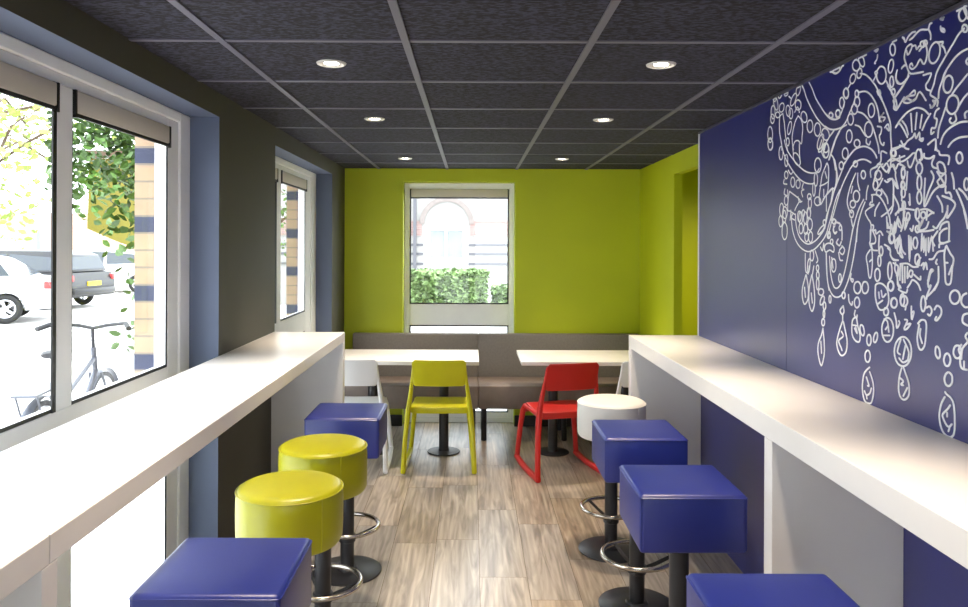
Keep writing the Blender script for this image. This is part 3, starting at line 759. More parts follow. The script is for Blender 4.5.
# leaves
def leaves(mb, pts, s0, s1, rng):
    for p in pts:
        s_ = rng.uniform(s0, s1); R = Matrix.Rotation(rng.uniform(0, 2*PI), 3, 'Z') @ Matrix.Rotation(rng.uniform(-.9, .9), 3, 'X') @ Matrix.Rotation(rng.uniform(0, 2*PI), 3, 'Y')
        q = [Vector(v)*s_ for v in ((0,-.5,0), (.32,-.12,.05), (.24,.28,.03), (0,.6,-.04), (-.24,.28,.03), (-.32,-.12,.05))]
        mb.add([Vector(p)+R @ v for v in q], [(0,1,2,3), (0,3,4,5)])
rng = random.Random(3)
iv = thing('climbing_ivy', 'leafy green climber hanging outside beside the banded brick pier', 'plant', (-1.55, 3.9, GZ))
m_ = MB(); pts = []
for k in range(8500):
    t = rng.random(); 
    z = 1.62+1.35*rng.random()**.8
    y = 3.55+rng.random()*1.35
    wd = .30+.55*max(0, min(1, (z-1.35)/.5))*(.8+.2*math.sin(y*5))
    x_ = -1.40-rng.random()*wd
    if z < 1.86 and rng.random() < .62: continue
    pts.append((x_+1.55, y-3.9, z-GZ))
for k in range(160):
    pts.append((-1.40-rng.random()*.22+1.55, 3.2+rng.random()*1.2-3.9, .95+rng.random()*.8-GZ))
leaves(m_, pts, .03, .062, rng); m_.build('foliage', 'leaf', iv)
m_ = MB(); m_.tube([(.12, -.1, 0), (.10, .0, .8), (.12, .1, 1.6), (.02, .15, 2.3), (-.1, .2, 2.9)], .022, n=8)
for k in range(9):
    a_ = rng.uniform(0, 6); m_.tube([(.11, 0, 1.75+.1*k), (-.05-.1*rng.random(), rng.uniform(-.2, .5), 1.95+.11*k), (-.35*rng.random()-.1, rng.uniform(-.2, .8), 2.05+.12*k)], .006, n=6)
m_.build('stem', 'bark', iv)

aw = thing('canvas_screen', 'olive yellow canvas screen behind the climber outside', 'screen', (-2.6, 6.2, GZ))
m_ = MB(); n = 18; vs_ = []
for k in range(n+1):
    u = k/n; x_ = -.60+1.02*u; zl = 1.62-.16*math.sin(PI*u)+.08*(1-u)*0
    vs_ += [(x_, .03*math.sin(u*9), zl+.14), (x_, .03*math.sin(u*9)+.03, 2.35)]
fs = [(2*k, 2*k+2, 2*k+3, 2*k+1) for k in range(n)]
q = len(vs_); vs2 = [(a, b+.006, c) for a, b, c in vs_]
allf = fs+[tuple(i+q for i in reversed(f)) for f in fs]+[(2*k, q+2*k, q+2*k+2, 2*k+2) for k in range(n)]+[(2*k+1, 2*k+3, q+2*k+3, q+2*k+1) for k in range(n)]
m_.add(vs_+vs2, allf, 0, True); m_.build('canvas', 'canvas', aw)
m_ = MB(); m_.box(.40, .475, -.04, .04, 0, 2.5); m_.build('post', 'bark', aw)
m_ = MB(); m_.box(-.70, .40, .0, .05, 2.35, 2.41); m_.build('rail', 'bark', aw)

def tree(label, loc, h, spread, n, mleaf, seed):
    r = thing('tree', label, 'tree', loc); q = random.Random(seed)
    m_ = MB(); m_.sweep([(0,0,0), (.1,.05,h*.3), (0,.1,h*.55), (.1,0,h*.8)], [(.16,.16), (.13,.13), (.09,.09), (.03,.03)], n=10)
    tips = []
    for k in range(26):
        a_ = q.uniform(0, 2*PI); z = h*q.uniform(.25, .8); L = spread*q.uniform(.5, 1)
        p1 = (math.cos(a_)*L*.5, math.sin(a_)*L*.5, z+.35); p2 = (math.cos(a_)*L, math.sin(a_)*L, z+q.uniform(.1, .9))
        m_.tube([(.05,.05,z), p1, p2], .02, n=6); tips += [p1, p2]
        for s_ in range(3):
            p3 = (p2[0]+q.uniform(-.6,.6), p2[1]+q.uniform(-.6,.6), p2[2]+q.uniform(-.5,.5)); m_.tube([p1, p2, p3], .009, n=4); tips += [p3]
    m_.build('trunk', 'bark', r)
    m_ = MB(); pts = []
    for k in range(n):
        t = q.choice(tips); pts.append((t[0]+q.gauss(0,.32), t[1]+q.gauss(0,.32), t[2]+q.gauss(0,.3)))
    leaves(m_, pts, .07, .14, q); m_.build('foliage', mleaf, r); return r
tree('small tree with sparse pale leaves outside the nearest left pane', (-7.0, 10.6, GZ), 5.2, 2.3, 2600, 'leaf_pale', 5)
tree('green leafy tree outside beyond the climber', (-4.6, 14.6, GZ), 4.6, 1.3, 2200, 'leaf', 9)

# behind the back window: hedges and the building with an arched window
def hedge(x0, x1, y0, y1, z1, n, label, seed):
    r = thing('hedge', label, 'hedge', ((x0+x1)/2, (y0+y1)/2, GZ), 0, 'clipped hedges'); q = random.Random(seed)
    hx, hy = (x1-x0)/2, (y1-y0)/2; H = z1-GZ
    m_ = MB(); m_.box(-hx*.93, hx*.93, -hy*.9, hy*.9, 0, H*.96); r_ = m_.build('core', 'hedge', r, bevel=.05, seg=2)
    m_ = MB(); pts = []
    for k in range(n):
        f = q.random()
        if f < .62: p = (q.uniform(-hx, hx), -hy*q.uniform(.9, 1.05), q.uniform(.02, H))
        elif f < .85: p = (q.uniform(-hx, hx), q.uniform(-hy, hy), H*q.uniform(.95, 1.03))
        else: p = (hx*q.choice((-1, 1))*q.uniform(.93, 1.02), q.uniform(-hy, hy), q.uniform(.02, H))
        pts.append(p)
    leaves(m_, pts, .06, .11, q); m_.build('foliage', 'hedge', r)
hedge(-1.9, .20, 10.6, 11.4, 1.165, 5200, 'large clipped hedge outside the back window', 1)
hedge(.32, 1.6, 10.9, 11.6, .93, 2400, 'lower hedge at the right edge of the back window view', 2)

bd = thing('building', 'pale building with an arched window seen through the back window', 'building', (0, 20.0, GZ))
U = 20.0/F
def zz(py): return EYE-(py-244.6)*U-GZ
def xx(px): return (px-472.1)*U
m_ = MB(); wx0, wx1 = xx(427), xx(465); zs = zz(228); zb_ = zz(261); zt = zz(187)
m_.box(-6, wx0, 0, .4, 0, zt+.4); m_.box(wx1, 6, 0, .4, 0, zt+.4); m_.box(wx0, wx1, 0, .4, zs, zt+.4); m_.box(wx0, wx1, 0, .4, 0, zb_); m_.build('wall', 'facade', bd)
cxp = xx(446.7); m_ = MB(); n = 28; R0, R1 = .60, .73; zc = zz(224)
vs_ = []; fs = []
for k in range(n+1):
    a_ = PI*k/n
    for R in (R0, R1):
        for y in (-.05, .02): vs_.append((cxp+R*math.cos(a_), y, zc+R*math.sin(a_)))
for k in range(n):
    i = 4*k; fs += [(i, i+4, i+6, i+2), (i, i+1, i+5, i+4), (i+2, i+6, i+7, i+3)]
fs += [(0,2,3,1), (4*n, 4*n+1, 4*n+3, 4*n+2)]
m_.add(vs_, fs); m_.build('arch', 'arch_stone', bd)
m_ = MB(); m_.box(-6, wx0-.14, -.03, .02, zz(236), zz(221)); m_.box(wx1+.14, 6, -.03, .02, zz(236), zz(221)); m_.build('brick_band', 'pink_brick', bd)
for py in (245, 254, 264):
    m_ = MB(); m_.box(-6, wx0-.1, -.025, .02, zz(py)-.03, zz(py)+.03); m_.box(wx1+.1, 6, -.025, .02, zz(py)-.03, zz(py)+.03); m_.build('stone_band', 'grey_band', bd)
m_ = MB(); m_.box(wx0+.001, wx1-.001, .1, .16, zb_+.001, zb_+.07); m_.box(wx0+.001, wx1-.001, .1, .16, zs-.07, zs-.001); m_.box(wx0+.001, wx0+.07, .1, .16, zb_+.0701, zs-.0701); m_.box(wx1-.07, wx1-.001, .1, .16, zb_+.0701, zs-.0701); m_.box((wx0+wx1)/2-.03, (wx0+wx1)/2+.03, .1, .16, zb_+.0701, zs-.0701)
wf = m_.build('window', 'frame', bd); m_ = MB(); m_.box(wx0+.05, wx1-.05, .17, .18, zb_, zs); m_.build('glazing', mat('pale_glazing', rgb(118, 126, 130), .15), wf)
m_ = MB(); m_.box(xx(413.5), xx(416.5), -.1, -.02, 0, zt); m_.build('drainpipe', 'grey_band', bd)

#MURAL
# ------------------------------------------------------------------ chandelier drawing on the navy wall (mm along the wall, mm above the floor)
STROKES = """
p2971,2216 2953,2196 2929,2157 2889,2111 2845,2068 2801,2036 2760,2014 2709,2001 2661,1999
p2910,2216 2884,2187 2851,2142 2807,2099 2770,2067 2735,2045 2695,2035 2664,2037
c2927,2085 2926,2076 2929,2068 2938,2065 2949,2066 2961,2071 2971,2080 2978,2090 2979,2100 2975,2107 2966,2111 2955,2110 2943,2104 2933,2096
c2875,2039 2877,2029 2884,2022 2894,2019 2905,2020 2915,2027 2922,2036 2925,2047 2922,2057 2916,2064 2906,2067 2894,2066 2884,2059 2878,2050
c2812,2017 2814,2006 2821,1999 2831,1995 2842,1997 2852,2003 2859,2013 2862,2024 2859,2035 2852,2043 2842,2046 2831,2044 2821,2038 2814,2028
c2744,1991 2743,1981 2748,1974 2757,1970 2770,1971 2783,1976 2794,1984 2801,1995 2801,2005 2796,2012 2786,2016 2774,2015 2761,2010 2750,2001
c3261,2064 3264,2049 3271,2038 3281,2033 3293,2035 3303,2043 3311,2056 3314,2072 3311,2087 3304,2098 3293,2103 3282,2101 3271,2093 3264,2079
c3261,2024 3263,2013 3270,2005 3281,2001 3292,2002 3303,2009 3310,2019 3313,2031 3311,2042 3303,2050 3293,2053 3281,2052 3271,2045 3263,2035
p3153,2137 3186,2126 3186,2064 3165,2011 3165,1984
p3153,2137 3139,2096 3125,2038 3105,1977
p3006,2102 3036,2079 3057,2039 3061,2013 3048,1970
p3006,2102 2976,2080 2963,2046 2969,2016 2975,1985 3005,2002 3036,2001 3054,1979
c3143,2159 3148,2151 3158,2147 3169,2146 3179,2149 3188,2155 3192,2162 3190,2171 3184,2178 3175,2182 3164,2183 3153,2181 3145,2175 3141,2167
c3080,2136 3079,2126 3083,2118 3091,2115 3100,2116 3109,2122 3117,2131 3121,2142 3121,2152 3117,2159 3109,2163 3100,2161 3091,2156 3084,2146
c3057,2120 3058,2111 3063,2104 3070,2101 3078,2103 3085,2108 3090,2117 3092,2126 3091,2136 3086,2142 3078,2145 3071,2144 3063,2138 3058,2130
c3031,2169 3042,2160 3054,2155 3066,2153 3075,2156 3078,2163 3076,2172 3069,2182 3057,2191 3045,2196 3033,2198 3025,2195 3021,2188 3024,2179
c2986,2201 2992,2193 3000,2187 3009,2184 3017,2187 3023,2193 3025,2202 3022,2212 3016,2216 3008,2216 2999,2216 2991,2216 2986,2216 2984,2211
c2980,2141 2982,2133 2989,2127 3000,2125 3012,2127 3023,2133 3030,2142 3033,2151 3031,2159 3023,2165 3012,2167 3000,2164 2990,2158 2982,2150
c3208,2194 3204,2179 3205,2169 3211,2163 3220,2164 3231,2171 3241,2184 3249,2199 3253,2213 3252,2216 3246,2216 3237,2216 3226,2216 3216,2208
c3235,2157 3237,2145 3243,2136 3251,2132 3261,2134 3270,2141 3276,2152 3278,2165 3276,2177 3270,2186 3261,2190 3252,2188 3243,2181 3237,2170
c3243,2130 3245,2122 3251,2116 3259,2113 3267,2115 3276,2120 3281,2128 3283,2137 3281,2145 3276,2151 3268,2154 3259,2152 3251,2147 3245,2139
c3103,2211 3109,2207 3117,2206 3126,2206 3134,2209 3139,2213 3140,2216 3138,2216 3132,2216 3123,2216 3115,2216 3107,2216 3102,2216 3101,2215
c3185,2137 3187,2132 3193,2129 3202,2128 3212,2130 3221,2134 3227,2139 3229,2145 3227,2150 3221,2153 3212,2154 3202,2152 3193,2148 3187,2143
c3070,2062 3076,2051 3085,2043 3094,2040 3101,2042 3105,2048 3106,2058 3103,2069 3097,2080 3088,2088 3080,2091 3072,2089 3068,2083 3067,2073
c3089,2009 3090,2002 3094,1996 3099,1994 3106,1995 3112,1999 3116,2005 3117,2012 3116,2019 3112,2025 3106,2027 3100,2026 3094,2022 3090,2016
c2791,1965 2800,1954 2811,1946 2823,1943 2832,1946 2837,1953 2837,1964 2832,1976 2823,1987 2812,1994 2800,1997 2791,1995 2786,1988 2786,1977
c2747,1940 2749,1933 2755,1927 2764,1925 2774,1926 2783,1931 2790,1938 2792,1946 2790,1953 2784,1958 2775,1960 2764,1959 2755,1954 2749,1947
c2714,2053 2715,2049 2720,2046 2726,2046 2733,2047 2740,2050 2744,2054 2746,2058 2744,2062 2740,2065 2733,2066 2726,2064 2720,2061 2715,2057
c2663,2051 2665,2046 2669,2042 2675,2041 2682,2042 2688,2046 2692,2051 2694,2057 2692,2062 2688,2065 2682,2066 2675,2065 2669,2062 2665,2057
p3037,2122 3012,2139 2994,2114
p3257,2216 3235,2203 3222,2216
p3201,2216 3187,2208 3167,2216
p3094,2198 3068,2182
p2709,1997 2749,1974 2769,1957 2780,1936
p2664,1988 2694,1961 2719,1928
p2731,2216 2719,2213 2696,2203 2674,2203 2665,2211
p3172,2028 3151,1980 3118,1938 3066,1894 3004,1853 2944,1828 2887,1818 2859,1820
p3138,2023 3112,1981 3066,1943 3004,1903 2944,1874 2887,1860 2843,1859 2821,1871
c3151,1969 3153,1957 3158,1948 3166,1944 3176,1945 3184,1951 3190,1962 3192,1974 3190,1986 3184,1995 3176,2000 3167,1998 3159,1992 3153,1982
c3102,1933 3104,1923 3108,1914 3114,1910 3121,1911 3127,1916 3132,1926 3133,1937 3132,1947 3128,1955 3121,1959 3114,1959 3108,1953 3104,1944
c3258,2020 3260,2010 3267,2002 3278,1999 3289,2000 3300,2006 3307,2016 3310,2027 3308,2037 3300,2045 3290,2048 3278,2046 3268,2040 3260,2031
c2991,1930 2985,1918 2984,1908 2990,1902 3002,1902 3016,1907 3030,1916 3042,1928 3049,1940 3049,1950 3043,1955 3032,1956 3017,1951 3003,1942
c2805,1881 2808,1870 2815,1861 2826,1857 2838,1858 2849,1864 2857,1875 2859,1887 2857,1899 2849,1908 2838,1912 2826,1910 2816,1904 2808,1893
c2834,1830 2835,1819 2839,1811 2845,1807 2851,1807 2857,1812 2861,1822 2862,1833 2861,1844 2857,1852 2851,1856 2845,1856 2839,1850 2835,1841
c2853,1794 2854,1783 2857,1775 2862,1770 2866,1770 2871,1776 2874,1785 2875,1796 2874,1807 2871,1815 2867,1820 2862,1819 2857,1814 2854,1805
c2743,1929 2745,1918 2753,1909 2765,1905 2778,1907 2789,1914 2798,1924 2801,1936 2798,1948 2790,1956 2778,1960 2765,1958 2754,1951 2746,1941
c2807,1746 2810,1739 2817,1734 2827,1732 2839,1732 2849,1736 2857,1742 2859,1749 2857,1756 2850,1761 2839,1764 2828,1763 2817,1759 2810,1753
p3061,2012 3054,1979 3048,1951
p2993,1987 2992,1950 2986,1923
p2801,1976 2817,1953 2827,1935 2801,1936 2780,1958
p2759,1885 2795,1847 2810,1803 2820,1764 2810,1734 2778,1757 2753,1779 2748,1823 2746,1866 2759,1885
p2774,1854 2760,1829
p2815,1804 2779,1808 2748,1815
p2784,1789 2783,1762
p2728,1913 2703,1890 2688,1851 2690,1808 2707,1771 2727,1734 2757,1697 2767,1674
p2694,1961 2719,1926 2743,1895
p2662,1829 2698,1790 2722,1748 2747,1711
p2662,1778 2688,1751 2712,1709 2727,1673
p2763,1765 2762,1707
p2789,1752 2717,1789 2727,1744
c3100,1873 3102,1866 3106,1861 3113,1859 3121,1859 3128,1863 3132,1869 3134,1876 3133,1882 3128,1887 3121,1890 3114,1889 3107,1885 3102,1879
c3034,1837 3036,1828 3041,1822 3048,1818 3057,1819 3064,1823 3070,1831 3072,1840 3070,1849 3065,1856 3057,1859 3049,1858 3041,1853 3036,1846
c2984,1825 2986,1818 2991,1812 2999,1810 3008,1810 3015,1814 3021,1820 3023,1828 3021,1835 3016,1841 3008,1843 2999,1843 2991,1839 2986,1832
c3098,1766 3100,1757 3105,1751 3112,1748 3120,1748 3127,1752 3133,1759 3135,1768 3133,1776 3128,1783 3120,1786 3112,1785 3105,1781 3100,1774
c2884,1743 2885,1734 2889,1727 2894,1723 2900,1724 2906,1728 2909,1735 2911,1744 2910,1753 2906,1760 2900,1764 2894,1763 2889,1759 2885,1752
c2887,1769 2889,1764 2893,1760 2900,1758 2907,1759 2913,1761 2917,1766 2919,1771 2918,1775 2913,1779 2907,1781 2900,1780 2893,1778 2889,1774
c2892,1702 2894,1694 2897,1687 2903,1683 2909,1683 2914,1687 2918,1695 2920,1704 2918,1712 2915,1719 2909,1723 2903,1723 2898,1719 2894,1711
c3142,1729 3144,1717 3150,1708 3158,1703 3167,1703 3175,1709 3180,1719 3183,1731 3181,1743 3175,1753 3167,1758 3158,1757 3150,1752 3144,1742
c3117,1701 3119,1690 3124,1682 3131,1677 3139,1677 3147,1682 3152,1691 3154,1702 3152,1713 3147,1721 3140,1726 3131,1726 3124,1720 3119,1712
c2973,1695 2975,1686 2980,1679 2986,1675 2994,1675 3001,1680 3005,1687 3007,1697 3005,1706 3001,1713 2994,1717 2987,1716 2980,1712 2975,1704
c2943,1707 2944,1702 2947,1697 2952,1695 2957,1695 2962,1698 2965,1702 2966,1708 2965,1714 2962,1718 2957,1720 2952,1720 2947,1717 2944,1713
p3137,1857 3143,1841 3110,1835
p3098,1892 3072,1873 3053,1882
p2956,1825 2967,1805 2949,1801 2973,1795 2961,1773
p3130,1817 3136,1796 3103,1788 3104,1810
p3084,1803 3003,1771 2979,1756
p3003,1776 2991,1754 2967,1755
p2997,1752 3021,1734 3033,1722
p3084,1803 3097,1771 3100,1727 3077,1721 3033,1706
p3071,1715 3077,1684
p3052,1709 3064,1693 3033,1683
p3071,1725 3064,1682 3051,1638 3020,1598 2977,1571 2918,1556 2862,1564 2808,1589 2767,1618 2742,1657 2722,1690 2712,1709
p3027,1707 3020,1664 2996,1621 2954,1595 2907,1585 2852,1597 2809,1619 2777,1643 2757,1682 2747,1710
c3105,1716 3108,1705 3114,1697 3123,1693 3134,1693 3144,1698 3150,1707 3153,1718 3150,1729 3144,1737 3134,1742 3124,1741 3114,1736 3108,1727
c3152,1682 3154,1672 3159,1664 3167,1659 3175,1660 3183,1664 3188,1673 3190,1683 3189,1693 3183,1701 3176,1706 3167,1705 3160,1700 3154,1692
c3105,1639 3107,1624 3114,1611 3125,1605 3136,1605 3147,1612 3155,1624 3157,1640 3155,1656 3148,1668 3137,1675 3125,1675 3115,1667 3107,1655
c2960,1689 2962,1679 2967,1671 2974,1666 2982,1667 2989,1671 2994,1680 2996,1690 2994,1701 2989,1709 2982,1713 2974,1713 2967,1708 2962,1699
c2958,1647 2959,1638 2964,1631 2971,1627 2979,1627 2986,1631 2991,1639 2993,1648 2992,1657 2987,1664 2979,1668 2972,1668 2964,1664 2959,1656
c2921,1688 2922,1678 2927,1670 2933,1665 2940,1665 2947,1670 2951,1678 2953,1689 2952,1699 2947,1707 2941,1711 2933,1711 2927,1706 2922,1698
c2916,1644 2917,1635 2922,1628 2929,1624 2937,1624 2944,1628 2949,1635 2950,1644 2949,1653 2944,1660 2937,1664 2929,1664 2922,1660 2918,1653
c2890,1707 2892,1698 2896,1691 2902,1687 2909,1688 2916,1692 2920,1699 2922,1708 2921,1717 2916,1724 2910,1728 2903,1727 2896,1723 2892,1716
c2876,1661 2878,1651 2884,1643 2892,1639 2901,1639 2909,1643 2915,1652 2917,1662 2915,1672 2909,1680 2901,1684 2892,1683 2884,1679 2878,1671
c2909,1613 2910,1605 2915,1599 2921,1595 2928,1595 2935,1599 2939,1605 2941,1613 2939,1621 2935,1627 2928,1630 2921,1630 2915,1627 2910,1620
c2874,1612 2875,1603 2880,1596 2887,1591 2894,1592 2901,1596 2906,1603 2907,1613 2906,1622 2901,1629 2894,1633 2887,1633 2880,1629 2875,1622
c2793,1635 2805,1629 2816,1624 2825,1622 2830,1624 2829,1629 2823,1635 2814,1642 2802,1649 2791,1653 2782,1655 2778,1653 2778,1649 2784,1642
c2767,1665 2768,1661 2771,1657 2775,1656 2780,1656 2784,1658 2787,1661 2788,1666 2787,1670 2784,1673 2780,1675 2775,1675 2771,1673 2768,1669
p2936,1548 2935,1501 2929,1476 2906,1474 2895,1502 2895,1528 2912,1517 2918,1476
p2851,1559 2840,1544 2829,1524 2840,1514
c2863,1541 2865,1533 2869,1525 2875,1521 2882,1521 2888,1525 2893,1532 2894,1541 2893,1550 2889,1557 2882,1561 2875,1561 2869,1557 2865,1550
c2821,1495 2822,1490 2825,1486 2829,1484 2833,1483 2837,1485 2840,1489 2841,1494 2840,1499 2837,1503 2833,1505 2829,1505 2825,1503 2822,1499
c2818,1467 2819,1461 2822,1456 2826,1453 2831,1453 2835,1456 2838,1460 2840,1466 2839,1473 2836,1478 2831,1480 2826,1481 2822,1478 2819,1473
c2818,1435 2819,1425 2822,1417 2826,1413 2831,1412 2835,1416 2838,1424 2839,1434 2838,1444 2835,1452 2831,1456 2826,1456 2822,1452 2819,1445
p2761,1550 2758,1506 2753,1458 2740,1416
p2777,1570 2766,1584 2736,1588 2706,1577 2706,1556 2736,1563 2766,1555 2777,1570
c2711,1594 2712,1590 2715,1587 2719,1585 2723,1585 2727,1587 2730,1590 2731,1594 2730,1598 2727,1601 2723,1602 2719,1602 2715,1601 2712,1598
c2731,1620 2732,1616 2735,1612 2739,1610 2743,1610 2747,1612 2750,1616 2751,1621 2750,1625 2748,1629 2744,1631 2739,1631 2735,1629 2732,1625
c2688,1508 2689,1498 2694,1489 2701,1485 2709,1484 2716,1489 2721,1497 2723,1507 2722,1518 2717,1526 2709,1531 2702,1531 2694,1527 2690,1519
c2688,1665 2689,1661 2693,1658 2699,1657 2705,1657 2710,1659 2714,1662 2716,1666 2714,1670 2710,1672 2705,1674 2699,1674 2693,1672 2689,1669
p2808,1574 2792,1560 2782,1589 2777,1565
p2720,1536 2710,1498
p2687,1665 2661,1659
p2697,1651 2711,1637 2696,1622 2682,1629
p2672,1603 2686,1589 2667,1580
p2738,2216 2723,2213 2698,2201 2669,2203 2650,2216 2639,2216
p2718,2216 2703,2216 2683,2216 2669,2216 2664,2216
c2527,2190 2530,2182 2536,2177 2546,2176 2557,2179 2567,2185 2574,2193 2576,2202 2574,2209 2567,2214 2557,2216 2546,2213 2537,2207 2530,2199
c2501,2201 2498,2192 2499,2185 2504,2181 2511,2182 2520,2187 2528,2195 2534,2205 2537,2214 2535,2216 2531,2216 2523,2216 2515,2216 2507,2211
c2515,2159 2519,2153 2525,2149 2533,2148 2539,2150 2545,2155 2547,2162 2546,2169 2542,2175 2536,2179 2529,2180 2522,2178 2517,2173 2514,2166
c2557,2150 2563,2144 2570,2140 2579,2140 2587,2143 2592,2148 2594,2155 2592,2162 2586,2168 2578,2171 2570,2171 2562,2169 2557,2163 2555,2157
c2603,2111 2605,2105 2610,2100 2617,2099 2625,2100 2633,2105 2638,2112 2640,2119 2638,2126 2633,2130 2625,2132 2617,2130 2610,2125 2605,2119
c2534,2095 2536,2091 2539,2087 2544,2086 2549,2087 2554,2090 2558,2095 2559,2100 2558,2105 2554,2109 2549,2110 2544,2109 2539,2105 2536,2101
c2414,2216 2415,2214 2418,2211 2423,2210 2428,2211 2432,2215 2435,2216 2437,2216 2435,2216 2432,2216 2428,2216 2423,2216 2419,2216 2415,2216
c2316,2188 2317,2181 2321,2175 2327,2173 2333,2175 2339,2180 2343,2187 2345,2196 2344,2204 2339,2209 2334,2211 2327,2209 2321,2204 2317,2197
c2326,2139 2330,2130 2335,2124 2342,2122 2347,2124 2352,2130 2354,2138 2353,2147 2349,2155 2344,2161 2337,2163 2331,2161 2327,2156 2325,2148
c2324,2091 2325,2083 2328,2078 2332,2076 2337,2076 2341,2081 2344,2087 2345,2095 2344,2103 2341,2108 2337,2110 2333,2109 2328,2105 2326,2098
c2316,2057 2317,2054 2319,2051 2323,2050 2328,2051 2332,2054 2335,2057 2336,2061 2335,2065 2332,2068 2328,2069 2323,2068 2319,2065 2317,2061
c2366,2121 2369,2109 2376,2101 2387,2098 2400,2101 2411,2109 2419,2120 2422,2133 2419,2145 2411,2153 2400,2156 2388,2153 2376,2145 2369,2133
p2563,2216 2550,2216
p2528,2216 2507,2216 2486,2216
p2589,2141 2607,2129
p2524,2162 2490,2150 2457,2127 2428,2100 2409,2076 2393,2054 2389,2046
p2420,2081 2409,2066 2397,2068 2405,2082
p2417,2198 2421,2184 2435,2176 2429,2173
p2421,2147 2433,2144 2421,2128
p2417,2140 2445,2116
p2367,2103 2340,2069 2322,2040
p2269,2070 2297,2051 2322,2036
p2331,2216 2323,2216 2309,2216
p2277,2216 2265,2205
p2265,2127 2280,2124
p2304,2122 2313,2104 2304,2083 2283,2075 2264,2079
p2277,2216 2268,2210 2261,2197 2247,2209 2227,2216 2211,2214
p2240,2197 2224,2200 2207,2207 2185,2212 2159,2205 2147,2202
p2147,2202 2141,2216 2132,2216
p2147,2202 2137,2186 2137,2171
p2264,2165 2254,2179 2234,2183 2227,2175 2240,2159 2250,2156 2254,2169
p2227,2175 2210,2173 2204,2160 2191,2166 2178,2161
c2163,2164 2164,2161 2168,2159 2172,2158 2177,2160 2182,2163 2185,2166 2186,2170 2185,2174 2182,2176 2177,2176 2172,2175 2168,2172 2164,2168
c2153,2165 2154,2163 2157,2161 2160,2161 2164,2162 2168,2164 2170,2167 2171,2170 2170,2173 2168,2175 2164,2175 2160,2174 2157,2172 2154,2169
c2095,2119 2102,2108 2112,2101 2123,2099 2134,2103 2142,2112 2145,2124 2143,2137 2136,2148 2126,2155 2114,2157 2104,2153 2096,2144 2093,2132
c1981,2192 1985,2186 1991,2182 1998,2182 2005,2185 2010,2191 2013,2198 2013,2206 2009,2212 2003,2216 1996,2216 1989,2213 1984,2207 1981,2200
c1978,2156 1979,2153 1982,2150 1986,2149 1991,2151 1995,2154 1998,2158 1999,2163 1998,2167 1995,2169 1991,2170 1986,2168 1982,2165 1979,2161
p2191,2152 2172,2161 2159,2159 2153,2137 2159,2115 2171,2109 2187,2126 2207,2110 2226,2107 2240,2118 2230,2125 2223,2116
p2264,2165 2267,2150 2257,2128 2243,2103 2230,2094 2200,2089 2172,2086
p2243,2103 2250,2086 2260,2082
p2281,2121 2267,2128 2254,2123
p2101,2153 2080,2148 2086,2140 2077,2132 2069,2115
p1991,2160 2013,2151 2035,2133 2057,2116 2080,2096 2100,2079 2112,2063 2121,2039 2136,2019
p1977,2102 2002,2100 2029,2091 2054,2075 2074,2058 2083,2041
p2090,2213 2078,2216 2078,2216 2090,2216 2093,2216 2081,2210
p2092,2195 2089,2183 2075,2174 2075,2181 2086,2188
p2022,2216 2011,2216 1994,2216 1986,2216
p1981,2216 1994,2216 1977,2182
p1977,2077 1983,2069 1976,2060
p2307,2115 2309,2095 2288,2076 2260,2078 2243,2090
p2260,2076 2284,2061 2313,2043 2316,2031 2323,2008 2305,2000 2309,2026 2323,2045 2338,2064 2357,2085
p2305,2002 2277,2023 2267,2031
p2277,2021 2256,2025 2216,2041 2213,2027 2250,2030 2270,2018 2243,2009 2206,2016 2222,2011 2249,2024
p2206,2016 2187,2031 2158,2000
p2171,2076 2134,2073 2146,2055 2158,2046 2155,2032 2139,2025
p2136,2019 2136,2011 2118,2000 2103,1988 2106,1974
p2065,2066 2083,2041 2097,2018 2100,1995
p2139,1984 2130,1974 2118,1985 2127,1994 2112,1988 2121,1978 2136,1975
p2097,1966 2112,1960 2118,1944 2106,1936 2114,1914 2130,1916 2133,1899 2120,1903
c2038,2019 2042,2010 2049,2004 2058,2002 2067,2005 2074,2012 2078,2021 2078,2032 2074,2041 2067,2047 2057,2049 2048,2046 2041,2039 2037,2029
c2013,1959 2018,1949 2027,1942 2038,1940 2049,1943 2059,1951 2064,1961 2064,1973 2059,1983 2050,1990 2039,1991 2027,1988 2018,1980 2013,1970
p1976,2035 2001,2020 2026,2005 2042,1992
p1976,1983 1996,1971 2017,1952
p2068,1963 2082,1938 2097,1911 2102,1884
p2028,1939 2022,1921 2039,1914 2051,1924 2045,1930
p1976,1937 1987,1932 1985,1920
p2090,1865 2079,1886 2056,1901 2028,1909 2001,1912 1976,1909
p2056,1852 2039,1864 2011,1871 1975,1869
p2312,1946 2287,1965 2256,1980 2222,1987 2196,1986 2167,1975 2145,1958
p2312,1946 2294,1956 2273,1938 2259,1920 2249,1907
p2277,1961 2256,1940 2245,1914
p2232,1975 2225,1919
p2202,1972 2209,1924
p2177,1962 2186,1925
p2136,1958 2158,1939 2175,1917
p2290,1888 2269,1882 2249,1895 2222,1903 2212,1913 2205,1897 2189,1912 2186,1894 2170,1892 2176,1885 2189,1892
p2283,1900 2262,1877 2242,1870
p2333,1882 2311,1883 2262,1885
p2148,1871 2114,1882 2111,1865 2114,1851
p2665,1999 2648,2001 2620,2015 2598,2039 2571,2066 2556,2090
p2777,2024 2736,2006 2691,1998 2665,1999
p2777,2073 2736,2048 2697,2036 2668,2039 2649,2057 2630,2086
c2602,2111 2603,2103 2608,2098 2615,2095 2622,2097 2629,2102 2633,2109 2635,2118 2634,2125 2629,2131 2622,2133 2615,2131 2608,2126 2604,2119
c2632,2083 2634,2075 2638,2069 2645,2066 2653,2068 2659,2073 2664,2080 2666,2089 2664,2098 2660,2104 2653,2106 2645,2105 2639,2099 2634,2092
